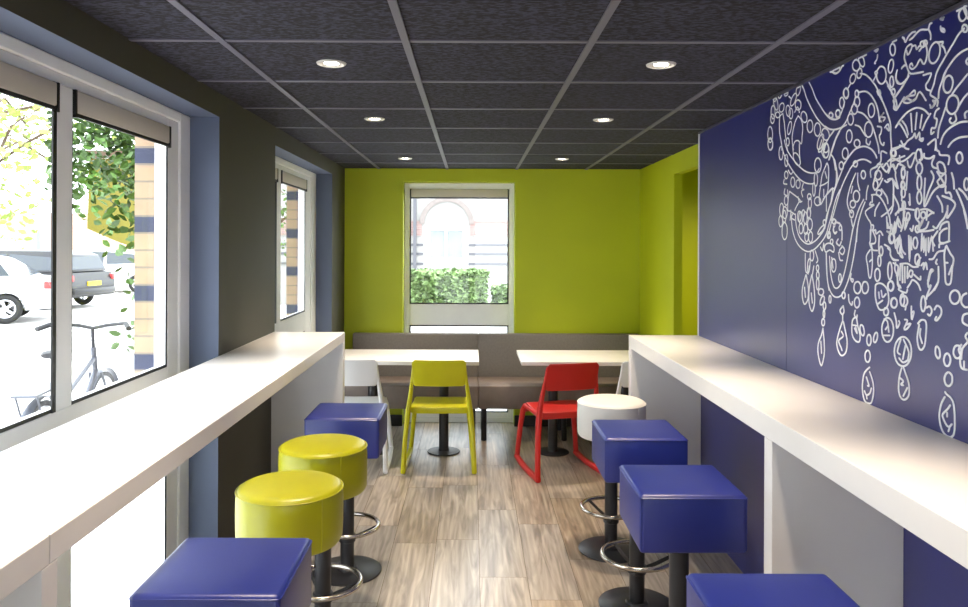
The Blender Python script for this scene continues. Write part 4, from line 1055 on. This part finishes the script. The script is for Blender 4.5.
c2660,2049 2662,2043 2666,2038 2673,2036 2681,2038 2688,2042 2693,2048 2695,2055 2693,2061 2688,2066 2681,2067 2674,2066 2667,2062 2662,2056
c2717,2055 2719,2051 2723,2048 2728,2047 2734,2048 2740,2051 2744,2055 2746,2060 2744,2064 2740,2067 2735,2068 2728,2067 2723,2064 2719,2060
c2527,2068 2529,2060 2534,2055 2541,2053 2548,2055 2555,2059 2560,2066 2562,2074 2560,2081 2556,2086 2549,2088 2541,2087 2534,2082 2529,2075
c2543,2045 2545,2038 2550,2033 2558,2031 2566,2032 2574,2037 2580,2044 2582,2052 2580,2059 2574,2064 2566,2066 2558,2064 2550,2060 2545,2053
c2569,2015 2571,2007 2576,2001 2584,1998 2593,2000 2601,2005 2606,2013 2608,2021 2607,2029 2601,2035 2593,2037 2584,2036 2576,2031 2571,2023
c2446,1960 2448,1950 2455,1942 2465,1939 2476,1940 2486,1947 2493,1956 2495,1968 2493,1979 2486,1986 2476,1990 2465,1988 2455,1981 2448,1972
c2434,2021 2436,2011 2441,2005 2449,2002 2458,2003 2466,2009 2471,2018 2473,2028 2471,2037 2466,2044 2458,2047 2449,2046 2442,2040 2436,2031
c2577,1957 2579,1948 2585,1941 2592,1938 2601,1939 2609,1944 2615,1953 2617,1963 2615,1972 2610,1979 2602,1982 2593,1981 2585,1975 2579,1967
c2604,1901 2606,1893 2611,1887 2619,1884 2629,1885 2637,1890 2643,1897 2645,1906 2643,1914 2637,1920 2629,1923 2620,1922 2612,1917 2606,1910
c2637,1862 2638,1856 2642,1851 2648,1849 2655,1850 2661,1853 2666,1859 2667,1865 2666,1871 2662,1875 2655,1877 2649,1877 2643,1873 2638,1868
c2525,1926 2526,1920 2532,1917 2539,1915 2548,1916 2555,1920 2561,1925 2563,1931 2561,1936 2556,1940 2548,1941 2539,1940 2532,1936 2526,1931
c2316,2057 2317,2053 2319,2050 2323,2050 2328,2050 2332,2053 2335,2057 2336,2061 2335,2065 2332,2067 2328,2068 2323,2067 2319,2065 2317,2061
c2746,1929 2747,1918 2753,1909 2761,1905 2770,1906 2779,1912 2785,1922 2787,1934 2785,1946 2779,1954 2771,1958 2762,1957 2753,1951 2748,1941
c2308,1866 2309,1861 2313,1858 2318,1857 2324,1858 2329,1860 2333,1864 2334,1869 2333,1873 2329,1876 2324,1878 2318,1877 2313,1874 2309,1870
p2528,2100 2489,2094 2456,2075 2428,2045 2412,2015 2404,1979
p2540,2035 2506,2023 2472,1999 2452,1979 2431,1945 2411,1904 2406,1878
p2557,1993 2527,1982 2505,1961 2488,1945
p2484,1935 2484,1922 2467,1913 2459,1923
p2616,2003 2653,1997 2682,1978 2706,1953 2725,1926 2745,1895
p2629,1868 2601,1888 2561,1908 2522,1913 2488,1910 2451,1896 2427,1876 2419,1864
p2592,1845 2556,1864 2522,1870 2488,1866 2455,1853
p2417,2080 2401,2059 2381,2034 2358,1997 2340,1960 2339,1927 2335,1890 2335,1848
p2392,1977 2404,1988 2377,2004 2393,1994 2370,1986 2381,1978
p2416,1966 2392,1958 2396,1940 2404,1933 2396,1910 2380,1900 2377,1908
p2361,1872 2392,1882 2395,1851 2415,1842
p2373,1955 2354,1963 2347,1941 2362,1952
p2326,2032 2314,2010 2307,2000 2276,2024
p2310,1948 2289,1964 2264,1976
p2746,1977 2706,1996
p2730,1913 2710,1896 2695,1853
p2310,1878 2263,1888
p2332,1844 2263,1852
p2431,1833 2399,1843 2384,1829 2361,1841 2346,1825 2324,1833 2310,1817 2295,1832 2267,1821
p2700,1889 2685,1850 2680,1816 2699,1784 2724,1743
p2629,1872 2647,1846 2680,1806 2714,1761 2749,1701 2774,1643
p2592,1843 2614,1824 2647,1790 2675,1749 2704,1699 2728,1656 2753,1608
c2637,1863 2638,1857 2642,1853 2648,1851 2655,1852 2661,1855 2666,1860 2667,1866 2666,1871 2662,1875 2655,1877 2649,1877 2643,1873 2638,1868
c2540,1858 2542,1854 2546,1850 2551,1849 2557,1850 2563,1852 2567,1856 2569,1861 2567,1865 2563,1868 2558,1869 2551,1869 2546,1866 2542,1862
c2488,1816 2490,1810 2493,1806 2499,1804 2506,1805 2511,1808 2515,1813 2517,1819 2516,1824 2512,1829 2506,1831 2499,1830 2494,1827 2490,1822
c2526,1747 2528,1739 2533,1733 2542,1729 2551,1730 2560,1734 2566,1741 2568,1749 2566,1758 2560,1764 2551,1767 2542,1766 2534,1762 2528,1755
c2553,1721 2555,1716 2560,1712 2567,1710 2575,1710 2582,1713 2587,1718 2589,1723 2587,1729 2582,1733 2575,1735 2567,1735 2560,1732 2555,1727
c2565,1689 2567,1684 2570,1679 2576,1677 2582,1677 2587,1680 2591,1685 2592,1690 2591,1696 2587,1700 2582,1702 2576,1702 2571,1699 2567,1695
c2391,1806 2393,1799 2398,1795 2406,1793 2415,1793 2423,1797 2428,1803 2430,1809 2428,1816 2423,1820 2415,1822 2406,1822 2399,1818 2393,1812
c2412,1776 2413,1769 2417,1764 2423,1762 2429,1762 2435,1766 2439,1771 2441,1778 2439,1784 2435,1789 2429,1792 2423,1791 2417,1788 2413,1782
c2389,1748 2391,1745 2395,1742 2401,1740 2408,1741 2415,1743 2419,1746 2420,1751 2419,1755 2415,1758 2408,1759 2401,1758 2395,1756 2391,1753
c2261,1800 2262,1792 2265,1786 2268,1783 2273,1783 2277,1787 2279,1793 2280,1801 2280,1809 2277,1815 2273,1818 2269,1818 2265,1814 2262,1807
c2263,1764 2264,1759 2266,1755 2270,1753 2275,1753 2279,1756 2281,1760 2282,1765 2281,1770 2279,1774 2275,1776 2270,1776 2267,1773 2264,1769
c2258,1701 2259,1696 2261,1692 2265,1690 2268,1690 2272,1693 2274,1697 2275,1702 2274,1708 2272,1712 2268,1714 2265,1714 2261,1711 2259,1707
c2693,1667 2694,1664 2697,1661 2703,1659 2708,1659 2713,1661 2717,1664 2718,1668 2717,1672 2714,1675 2708,1676 2703,1676 2698,1674 2694,1671
c2647,1642 2648,1639 2651,1636 2655,1634 2659,1634 2663,1636 2665,1639 2666,1643 2665,1646 2663,1649 2659,1651 2655,1651 2651,1649 2648,1646
c2731,1615 2732,1611 2735,1608 2740,1606 2746,1606 2751,1608 2754,1611 2755,1616 2754,1620 2751,1623 2746,1625 2740,1625 2736,1623 2732,1620
p2766,1882 2750,1875 2745,1836 2750,1798
p2775,1760 2724,1784 2704,1787
p2552,1827 2578,1798 2600,1763 2609,1731 2595,1703 2577,1693
p2538,1826 2538,1795 2525,1767
p2573,1784 2582,1762
p2581,1671 2568,1643 2555,1665
p2499,1734 2529,1705 2555,1665 2572,1629 2585,1593
p2491,1725 2516,1691 2537,1647 2545,1593
p2471,1778 2480,1759 2483,1733
p2454,1805 2455,1829 2415,1836
p2438,1778 2434,1795 2407,1830 2384,1841
p2384,1828 2361,1813 2346,1824 2324,1826 2310,1804
p2430,1760 2407,1771 2384,1794
p2391,1761 2360,1734 2353,1713
p2450,1746 2414,1744 2383,1723 2360,1696 2345,1671
p2454,1723 2462,1714 2434,1713 2487,1694 2474,1671 2453,1649 2457,1598
p2446,1746 2446,1722
p2402,1718 2426,1695 2429,1676
p2390,1673 2360,1684 2345,1692 2327,1703
p2372,1787 2357,1780 2324,1785 2323,1703
p2324,1785 2299,1762
p2324,1740 2295,1705 2294,1681
p2277,1753 2277,1717
p2312,1678 2291,1687 2262,1690
p2453,1649 2437,1644 2441,1627 2425,1631 2421,1618 2398,1626 2382,1613
p2360,1671 2356,1634
p2345,1675 2337,1625 2360,1626 2323,1617 2308,1649 2315,1617
p2298,1669 2294,1641 2273,1636 2266,1664
p2694,1665 2655,1654 2645,1631 2645,1599
p2708,1651 2703,1627 2684,1629
p2355,1845 2326,1852 2283,1837 2248,1843 2221,1855
c2313,1869 2314,1863 2318,1860 2323,1858 2329,1858 2334,1861 2338,1866 2339,1872 2338,1877 2334,1881 2329,1883 2323,1882 2318,1879 2314,1874
c2179,1842 2180,1834 2184,1828 2189,1825 2195,1825 2200,1830 2204,1837 2205,1845 2204,1854 2200,1860 2195,1863 2189,1862 2184,1858 2180,1851
c2173,1805 2175,1798 2179,1792 2185,1789 2192,1790 2198,1794 2202,1801 2204,1808 2203,1816 2198,1821 2192,1824 2185,1823 2179,1819 2175,1813
c2177,1763 2178,1754 2181,1746 2186,1742 2190,1743 2195,1747 2198,1755 2199,1765 2198,1775 2195,1782 2191,1786 2186,1786 2181,1781 2178,1773
c2176,1720 2177,1712 2181,1706 2185,1703 2190,1703 2195,1707 2198,1713 2200,1722 2198,1730 2195,1736 2191,1739 2185,1739 2181,1735 2178,1728
c2260,1800 2261,1794 2264,1790 2268,1787 2272,1788 2276,1791 2279,1796 2280,1802 2279,1808 2276,1813 2272,1815 2268,1815 2264,1811 2261,1806
c2261,1764 2262,1761 2265,1758 2268,1757 2272,1757 2275,1759 2277,1762 2278,1766 2277,1769 2275,1772 2272,1773 2268,1773 2265,1771 2262,1768
c2259,1740 2260,1734 2263,1729 2267,1727 2272,1727 2276,1730 2280,1735 2281,1742 2280,1748 2277,1752 2272,1755 2267,1754 2263,1751 2260,1746
c1995,1815 1996,1809 2000,1804 2005,1802 2011,1802 2016,1806 2020,1812 2021,1818 2020,1825 2016,1829 2011,1832 2005,1831 2000,1827 1997,1822
c1968,1742 1969,1736 1972,1731 1976,1728 1981,1728 1985,1732 1988,1737 1989,1744 1988,1751 1985,1756 1981,1759 1976,1758 1972,1755 1969,1749
c2187,1673 2188,1667 2191,1661 2195,1659 2200,1659 2204,1662 2207,1667 2208,1674 2207,1681 2204,1686 2200,1689 2195,1689 2191,1686 2188,1680
c2157,1668 2158,1664 2161,1661 2166,1659 2171,1659 2175,1661 2179,1665 2180,1669 2179,1673 2176,1677 2171,1678 2166,1678 2161,1676 2158,1672
p2290,1856 2286,1827
p2333,1877 2340,1828 2351,1809
p2248,1835 2241,1818 2228,1817 2208,1850 2218,1855
p2182,1862 2173,1834 2189,1832
p2166,1847 2163,1835 2138,1830 2117,1835 2129,1816 2123,1804 2105,1798
p2262,1818 2276,1810
p2248,1803 2254,1748
p2237,1735 2234,1701 2241,1711
p2160,1775 2165,1703 2156,1697 2125,1731 2101,1744 2078,1750
p2132,1793 2120,1772 2144,1736 2162,1703
p2105,1811 2093,1815 2075,1806 2067,1785 2078,1781 2096,1788 2105,1811
p2104,1761 2069,1780 2069,1749 2090,1745 2104,1761
p2069,1749 2105,1789
p2066,1745 2066,1727 2049,1726 2041,1711 2055,1711 2081,1719
p2081,1719 2043,1707 2025,1692 2038,1674 2057,1657
p2104,1720 2083,1695 2080,1674
p2111,1879 2108,1853 2096,1844 2090,1834 2053,1827 2055,1804
p2041,1779 2033,1760 2030,1735
p2021,1731 1999,1697 1983,1665 1978,1648
p2010,1734 1991,1722 1974,1703
p2310,1674 2292,1690 2268,1693 2214,1686
p2268,1709 2264,1658
p2355,1788 2325,1782 2325,1704 2339,1680
p2318,1773 2296,1755 2311,1793 2311,1809
p2181,1685 2150,1685 2119,1672
p2150,1679 2153,1654
p2057,1690 2060,1657
p2268,1682 2268,1648 2281,1624
p2261,1684 2271,1652 2254,1664 2261,1628 2234,1671
p2201,1685 2204,1662 2187,1646 2197,1627 2175,1645 2168,1661 2187,1627 2156,1630 2143,1648
p2187,1621 2149,1622 2119,1625
c2236,1667 2236,1662 2239,1658 2242,1656 2245,1656 2249,1658 2251,1662 2252,1668 2251,1673 2249,1677 2246,1679 2242,1679 2239,1676 2236,1672
c2187,1628 2188,1624 2191,1621 2195,1619 2199,1619 2203,1621 2206,1625 2207,1629 2206,1633 2203,1636 2199,1638 2195,1638 2191,1636 2188,1633
c2195,1588 2197,1581 2200,1575 2204,1572 2209,1572 2213,1575 2217,1581 2218,1588 2217,1595 2214,1601 2209,1604 2204,1604 2200,1601 2197,1595
c2281,1576 2282,1567 2285,1560 2289,1556 2294,1556 2298,1560 2301,1567 2302,1576 2301,1585 2298,1592 2294,1596 2289,1596 2285,1592 2282,1585
c2318,1603 2320,1596 2324,1590 2329,1587 2336,1587 2342,1590 2346,1596 2348,1603 2346,1610 2342,1615 2336,1618 2330,1618 2324,1615 2320,1609
c2185,1540 2186,1533 2189,1527 2194,1524 2199,1524 2204,1527 2207,1532 2208,1539 2207,1546 2204,1551 2199,1554 2194,1555 2189,1552 2186,1546
p2233,1631 2223,1623 2217,1639
p2150,1683 2153,1664 2131,1672 2119,1674
p2122,1635 2107,1629 2089,1645 2072,1657 2057,1678
p2092,1625 2083,1639 2060,1646 2051,1638 2051,1595
p2092,1614 2092,1591 2071,1588 2048,1593
p2092,1614 2077,1624 2060,1628
p2094,1575 2092,1584 2074,1586
p2062,1580 2045,1559 2031,1544 2037,1516 2042,1481 2053,1473 2065,1480 2068,1518 2071,1555 2065,1577
p2065,1533 2056,1533
p2037,1526 2051,1501
p2139,1541 2121,1543 2100,1562 2071,1567 2065,1577
p2240,1610 2236,1533 2230,1608 2225,1568
p2174,1615 2177,1565 2165,1607 2165,1561 2155,1601 2155,1552
p2143,1603 2143,1561 2128,1607 2121,1565
p2101,1621 2125,1597 2115,1580
p2313,1598 2309,1572 2295,1580 2288,1612 2274,1568 2257,1554
p2284,1568 2270,1544
p2353,1572 2338,1563 2338,1551 2320,1535 2295,1535
p2354,1651 2346,1634 2332,1646 2324,1617 2314,1654 2310,1621 2299,1665 2274,1636 2268,1664
p2284,1524 2246,1526 2219,1517 2193,1518
p2180,1545 2196,1530 2187,1522
p2177,1522 2164,1530 2167,1511 2155,1531 2149,1512
p2103,1541 2109,1532 2103,1528
p2142,1478 2133,1501 2121,1509 2130,1512 2139,1497 2145,1470 2136,1456
p2097,1521 2097,1480 2115,1454
p2309,1527 2313,1506 2295,1487 2295,1515 2298,1462 2280,1451
p2274,1520 2270,1468
p2260,1516 2259,1468
p2246,1517 2246,1481 2233,1505 2219,1502 2226,1486 2239,1493
p2213,1494 2183,1480 2180,1490
p2246,1453 2232,1466 2219,1478 2193,1468 2180,1450
p1989,1675 1978,1643 1974,1626
p2763,1549 2757,1476 2742,1428 2711,1399 2677,1394 2644,1406 2616,1436 2589,1478 2563,1543 2546,1606 2541,1637
p2737,1540 2727,1477 2707,1435 2682,1426 2653,1443 2626,1486 2603,1542 2581,1606 2570,1638
c2649,1464 2650,1458 2652,1452 2656,1449 2660,1449 2664,1452 2667,1457 2668,1463 2667,1470 2664,1475 2661,1478 2656,1478 2653,1476 2650,1471
c2515,1438 2517,1429 2523,1422 2532,1417 2542,1417 2551,1420 2558,1427 2560,1435 2558,1444 2552,1452 2542,1456 2532,1457 2523,1453 2517,1447
c2467,1441 2469,1432 2475,1425 2483,1421 2491,1420 2500,1423 2505,1430 2507,1439 2505,1447 2500,1455 2492,1459 2483,1459 2475,1456 2469,1449
c2723,1384 2724,1378 2726,1373 2729,1370 2733,1370 2736,1372 2738,1377 2739,1383 2738,1389 2736,1393 2733,1396 2729,1396 2726,1394 2724,1390
c2620,1405 2621,1400 2624,1396 2629,1393 2634,1393 2638,1395 2642,1399 2643,1404 2642,1409 2639,1413 2634,1416 2629,1416 2625,1414 2621,1410
c2522,1387 2524,1379 2529,1373 2536,1369 2543,1368 2550,1371 2555,1377 2557,1385 2555,1393 2550,1399 2544,1403 2536,1404 2529,1401 2524,1395
c2381,1562 2382,1556 2385,1551 2389,1548 2393,1548 2397,1551 2400,1556 2401,1562 2400,1569 2397,1574 2393,1577 2389,1577 2385,1574 2382,1569
c2392,1531 2393,1523 2395,1517 2399,1514 2403,1514 2407,1517 2409,1523 2410,1530 2409,1538 2407,1544 2403,1547 2399,1547 2395,1544 2393,1538
c2397,1486 2398,1477 2402,1470 2409,1466 2416,1465 2422,1469 2426,1476 2428,1485 2427,1494 2422,1501 2416,1505 2409,1505 2403,1502 2398,1495
c2315,1604 2317,1598 2320,1593 2325,1590 2331,1590 2337,1593 2340,1598 2342,1604 2340,1610 2337,1615 2331,1618 2326,1618 2320,1615 2317,1610
c2328,1501 2330,1489 2333,1480 2337,1475 2343,1474 2347,1479 2351,1489 2352,1500 2351,1512 2348,1521 2343,1527 2338,1527 2333,1522 2330,1513
c2320,1454 2322,1448 2326,1443 2332,1439 2340,1439 2346,1441 2351,1446 2352,1452 2351,1459 2346,1464 2340,1467 2333,1468 2326,1465 2322,1460
c2300,1403 2302,1397 2306,1391 2313,1388 2320,1387 2326,1390 2331,1395 2332,1401 2331,1407 2326,1413 2320,1416 2313,1417 2306,1414 2302,1410
c2261,1416 2262,1408 2265,1401 2269,1397 2274,1397 2278,1400 2282,1406 2283,1414 2282,1422 2279,1428 2274,1432 2269,1433 2265,1429 2262,1423
p2674,1602 2683,1591 2664,1579 2650,1593
p2645,1579 2626,1565 2640,1548 2664,1560 2645,1574
p2669,1555 2659,1529 2640,1527
p2580,1483 2584,1465 2571,1454 2566,1463 2580,1465
p2597,1409 2593,1386 2575,1374 2570,1386
p2457,1566 2481,1544 2473,1513 2464,1477 2452,1477 2444,1514 2445,1557 2453,1575
p2444,1536 2461,1527
p2457,1631 2457,1596 2461,1588 2449,1570
p2445,1631 2425,1605 2429,1588 2457,1586
p2449,1583 2441,1566 2413,1564
p2402,1613 2405,1575 2401,1554
p2371,1583 2341,1571 2337,1550 2322,1538 2297,1535
p2315,1587 2294,1604 2304,1567 2280,1599 2287,1555 2272,1543
p2322,1526 2293,1514 2304,1486 2286,1507
p2283,1521 2286,1474
p2272,1523 2272,1467
p2300,1482 2293,1462 2282,1454 2293,1446 2272,1439
p2424,1451 2408,1458 2381,1457 2355,1442 2346,1413 2351,1392 2369,1378 2396,1374 2412,1387 2424,1416 2424,1451
p2404,1430 2400,1410
p2389,1436 2381,1415 2362,1427
p2408,1392 2381,1405
c2781,1406 2783,1401 2789,1396 2797,1393 2807,1393 2815,1395 2821,1398 2823,1404 2821,1409 2816,1414 2807,1417 2798,1417 2789,1416 2783,1412
c2777,1373 2783,1366 2790,1360 2797,1357 2804,1357 2808,1360 2808,1367 2806,1374 2800,1382 2793,1388 2785,1391 2779,1390 2775,1387 2775,1381
c2763,1356 2764,1350 2767,1345 2771,1342 2776,1342 2780,1344 2783,1349 2784,1355 2783,1361 2780,1366 2776,1369 2771,1369 2767,1367 2764,1362
c2771,1326 2772,1320 2773,1315 2776,1311 2779,1311 2781,1314 2783,1319 2784,1325 2783,1332 2781,1337 2779,1340 2776,1340 2774,1338 2772,1333
c2772,1294 2773,1289 2776,1284 2781,1281 2786,1280 2790,1282 2794,1286 2795,1292 2794,1298 2791,1303 2786,1306 2781,1306 2776,1304 2773,1300
c2493,1298 2491,1290 2493,1284 2496,1279 2502,1278 2508,1280 2514,1286 2518,1293 2519,1301 2518,1308 2514,1312 2509,1313 2502,1311 2497,1306
c2449,1270 2450,1262 2454,1255 2459,1251 2465,1250 2470,1253 2474,1258 2475,1266 2474,1274 2470,1281 2465,1285 2459,1286 2454,1283 2450,1277
c2411,1282 2414,1275 2419,1269 2424,1265 2429,1265 2433,1268 2434,1274 2433,1281 2429,1289 2425,1294 2419,1298 2414,1298 2411,1295 2410,1289
c2453,1216 2455,1207 2459,1200 2466,1195 2473,1194 2480,1196 2484,1202 2486,1211 2485,1220 2480,1227 2473,1232 2466,1233 2460,1230 2455,1224
c2347,1372 2349,1366 2352,1362 2358,1359 2364,1358 2369,1360 2373,1364 2374,1369 2373,1375 2369,1380 2364,1382 2358,1383 2352,1381 2349,1377
p2785,1271 2796,1245 2822,1207 2822,1167 2797,1129 2774,1174 2774,1218 2780,1247 2785,1271
p2801,1220 2795,1176
p2633,1367 2656,1349 2642,1336 2628,1346 2633,1367
p2637,1334 2637,1315
p2637,1313 2661,1275 2679,1231 2665,1200 2641,1190 2613,1207 2604,1245 2618,1280 2632,1311
p2646,1275 2632,1260 2665,1240 2646,1216 2641,1208
p2551,1358 2556,1342 2542,1332 2538,1343
p2547,1336 2569,1322 2573,1286 2564,1264 2542,1253 2522,1256 2519,1278 2534,1308 2542,1334
p2569,1306 2542,1307
p2555,1297 2538,1281 2547,1302
p2372,1346 2353,1340 2345,1308
p2364,1314 2349,1328
p2375,1294 2340,1298
p2457,1179 2478,1165 2494,1147 2502,1110 2498,1080 2485,1061 2464,1059 2444,1067 2432,1102 2437,1135 2457,1164
p2477,1143 2461,1118 2469,1116
p2489,1095 2477,1084 2456,1093 2446,1112
p2477,1084 2473,1072
c2318,1455 2319,1448 2324,1442 2330,1439 2337,1438 2344,1441 2349,1446 2350,1453 2349,1460 2344,1465 2338,1469 2330,1469 2324,1466 2320,1461
c2300,1404 2301,1397 2306,1391 2313,1387 2321,1387 2328,1389 2333,1394 2334,1401 2333,1408 2328,1414 2321,1417 2313,1418 2306,1415 2301,1410
c2245,1413 2246,1406 2251,1400 2258,1396 2266,1396 2274,1398 2279,1404 2281,1410 2279,1417 2274,1423 2267,1427 2259,1428 2252,1425 2247,1420
c2155,1412 2157,1403 2160,1395 2164,1390 2169,1389 2174,1393 2177,1401 2178,1410 2177,1420 2174,1428 2169,1433 2164,1433 2160,1429 2157,1422
c2004,1442 2006,1434 2012,1427 2020,1423 2030,1422 2038,1425 2044,1431 2046,1439 2044,1447 2038,1454 2030,1458 2021,1459 2012,1456 2006,1450
c2319,1318 2322,1301 2331,1287 2344,1278 2359,1276 2372,1282 2381,1294 2385,1311 2382,1328 2372,1342 2359,1351 2344,1352 2331,1346 2322,1334
c2089,1282 2088,1275 2089,1269 2093,1265 2097,1263 2102,1266 2106,1270 2109,1277 2109,1284 2108,1291 2105,1295 2100,1296 2095,1293 2091,1289
c1997,1296 1999,1288 2003,1281 2009,1277 2017,1276 2023,1278 2028,1284 2030,1291 2028,1299 2024,1306 2017,1310 2010,1311 2003,1309 1999,1303
c2224,1264 2228,1244 2240,1227 2257,1216 2278,1213 2296,1218 2309,1232 2314,1251 2309,1272 2296,1289 2278,1300 2258,1303 2240,1296 2228,1283
p2273,1439 2252,1438 2246,1447
p2252,1401 2256,1386
p2145,1481 2142,1461 2130,1467 2148,1439 2151,1426
p2097,1478 2121,1452 2151,1432
p2151,1401 2136,1406 2126,1394 2135,1380 2145,1383
p2114,1399 2102,1411 2085,1405 2084,1388 2102,1370 2111,1371 2105,1379
p1977,1454 1993,1446 1998,1428 1984,1417 1973,1418
p1973,1401 1990,1394 1992,1376 1972,1369
p2315,1371 2304,1347 2301,1326 2286,1341 2290,1349
p2259,1356 2245,1354 2262,1328 2248,1329 2228,1347 2252,1341
p2225,1399 2225,1375 2222,1360 2212,1384 2222,1381
p2192,1351 2176,1363 2157,1363 2151,1348 2154,1317 2160,1290 2175,1276 2188,1282 2195,1308 2189,1336 2186,1348
p2179,1337 2182,1318 2171,1296
p2279,1294 2297,1255 2282,1247
p2265,1295 2238,1263 2241,1239
p2255,1277 2268,1235
p1997,1315 2008,1300 1997,1284
p1972,1350 1981,1339 1972,1326 1992,1306 1997,1277
c2042,1267 2044,1260 2048,1253 2053,1249 2060,1248 2065,1250 2069,1256 2071,1263 2069,1271 2066,1277 2060,1282 2053,1283 2048,1280 2044,1275
c2034,1216 2035,1207 2040,1200 2047,1195 2054,1194 2061,1196 2066,1202 2068,1210 2066,1218 2061,1226 2054,1231 2047,1232 2040,1229 2035,1224
p2274,1207 2287,1174 2289,1133 2274,1114 2252,1116 2235,1134 2237,1168 2257,1199 2266,1213
p2283,1175 2265,1168 2278,1156 2265,1156
p2244,1152 2265,1123
p2288,1235 2266,1225 2240,1237
p2065,1175 2057,1170 2040,1164 2028,1149 2023,1110 2025,1073 2039,1057 2064,1057 2082,1073 2090,1103 2082,1137 2066,1161
p2043,1143 2054,1130 2075,1111 2071,1098 2057,1084 2046,1082 2050,1070
p2046,1082 2036,1093
p2056,1120 2056,1109
p1996,1301 2002,1274 1996,1253 1972,1252
p1986,1272 1986,1256
p2929,1464 2958,1412 2958,1371 2939,1348 2910,1371 2907,1415 2926,1464
p2940,1415 2932,1376
p2879,1466 2900,1411 2900,1356 2875,1326 2854,1360 2858,1416 2876,1466
p2882,1396 2872,1358
p2901,1500 2911,1468
p2862,1501 2873,1469
"""
def smooth(p, closed):
    if len(p) < 3: return p
    o_ = []; n = len(p); m = n if closed else n-1
    for i in range(m):
        g_ = (lambda j: p[j % n]) if closed else (lambda j: p[max(0, min(n-1, j))])
        a, b, c, d = g_(i-1), g_(i), g_(i+1), g_(i+2)
        K = 2 if closed else 4
        for k in range(K):
            t = k/K
            o_.append(tuple(.5*(2*b[q]+(c[q]-a[q])*t+(2*a[q]-5*b[q]+4*c[q]-d[q])*t*t+(3*b[q]-a[q]-3*c[q]+d[q])*t**3) for q in (0, 1)))
    if not closed: o_.append(p[-1])
    return o_
def ribbon(mb, p, closed, w=.0028):
    global NR; NR += 1
    n = len(p); x0, x1 = XR-.0010-NR*1.6e-6, XR-.0001; L = []
    for i in range(n):
        a = p[(i-1) % n] if closed else p[max(0, i-1)]; b = p[(i+1) % n] if closed else p[min(n-1, i+1)]
        t = Vector((b[0]-a[0], b[1]-a[1])); t = t.normalized() if t.length > 1e-7 else Vector((1, 0))
        nn = Vector((-t.y, t.x)); L.append((Vector(p[i])+nn*w, Vector(p[i])-nn*w))
    if not closed:
        for i, s_ in ((0, 1), (n-1, -1)):
            j = min(n-1, i+1) if i == 0 else i-1
            t = (Vector(p[j])-Vector(p[i])); t = t.normalized() if t.length > 1e-7 else Vector((1, 0))
            e = Vector(p[i])-t*w*.8; nn = Vector((-t.y, t.x))*s_*w*.5
            if i == 0: L.insert(0, (e+nn, e-nn))
            else: L.append((e+nn, e-nn))
    vs_ = []; fs = []; m = len(L)
    for a, b in L: vs_ += [(x0, a.x, a.y), (x0, b.x, b.y), (x1, a.x, a.y), (x1, b.x, b.y)]
    for i in range(m if closed else m-1):
        a, b = 4*i, 4*((i+1) % m); fs += [(a, b, b+1, a+1), (a, a+2, b+2, b), (a+1, b+1, b+3, a+3)]
    if not closed: fs += [(0, 1, 3, 2), (4*m-4, 4*m-2, 4*m-1, 4*m-3)]
    mb.add(vs_, fs)
YM = 2.16; NR = 0; items = []
for ln in STROKES.split('\n'):
    if not ln: continue
    p = [tuple(int(q)/1000 for q in s_.split(',')) for s_ in ln[1:].split()]
    cl = ln[0] == 'c'; p = smooth(p, cl); items.append((p, cl))
    if min(q[0] for q in p) > 2.42: items.append(([(2*YM-q[0], q[1]) for q in p], cl))   # the drawing goes on symmetrically past the photo's edge
def bbox(p): return min(q[0] for q in p), max(q[0] for q in p), min(q[1] for q in p), max(q[1] for q in p)
low = [it for it in items if bbox(it[0])[3] < 1.47]; high = [it for it in items if bbox(it[0])[3] >= 1.47]
groups = []
for it in low:
    b = bbox(it[0]); hit = [g_ for g_ in groups if any(b[0] < c[1]+.004 and b[1] > c[0]-.004 and b[2] < c[3]+.012 and b[3] > c[2]-.012 for c in map(lambda q: bbox(q[0]), g_))]
    new = [it]
    for g_ in hit: new += g_; groups.remove(g_)
    groups.append(new)
wd = thing('wall_drawing', 'white line drawing of a chandelier with crystal drops on the navy wall', 'mural', (XR, YM, 0))
def part(name, its):
    m_ = MB()
    for p, cl in its: ribbon(m_, p, cl)
    m_.v = [(a-XR, b-YM, c) for a, b, c in m_.v]; m_.build(name, 'mural', wd)
part('arm_pattern', [it for it in high if bbox(it[0])[0] > 2.42]); part('arm_pattern', [it for it in high if bbox(it[0])[1] < 1.90])
part('centre_pattern', [it for it in high if bbox(it[0])[0] <= 2.42 and bbox(it[0])[1] >= 1.90])
for g_ in groups: part('crystal_drop', g_)
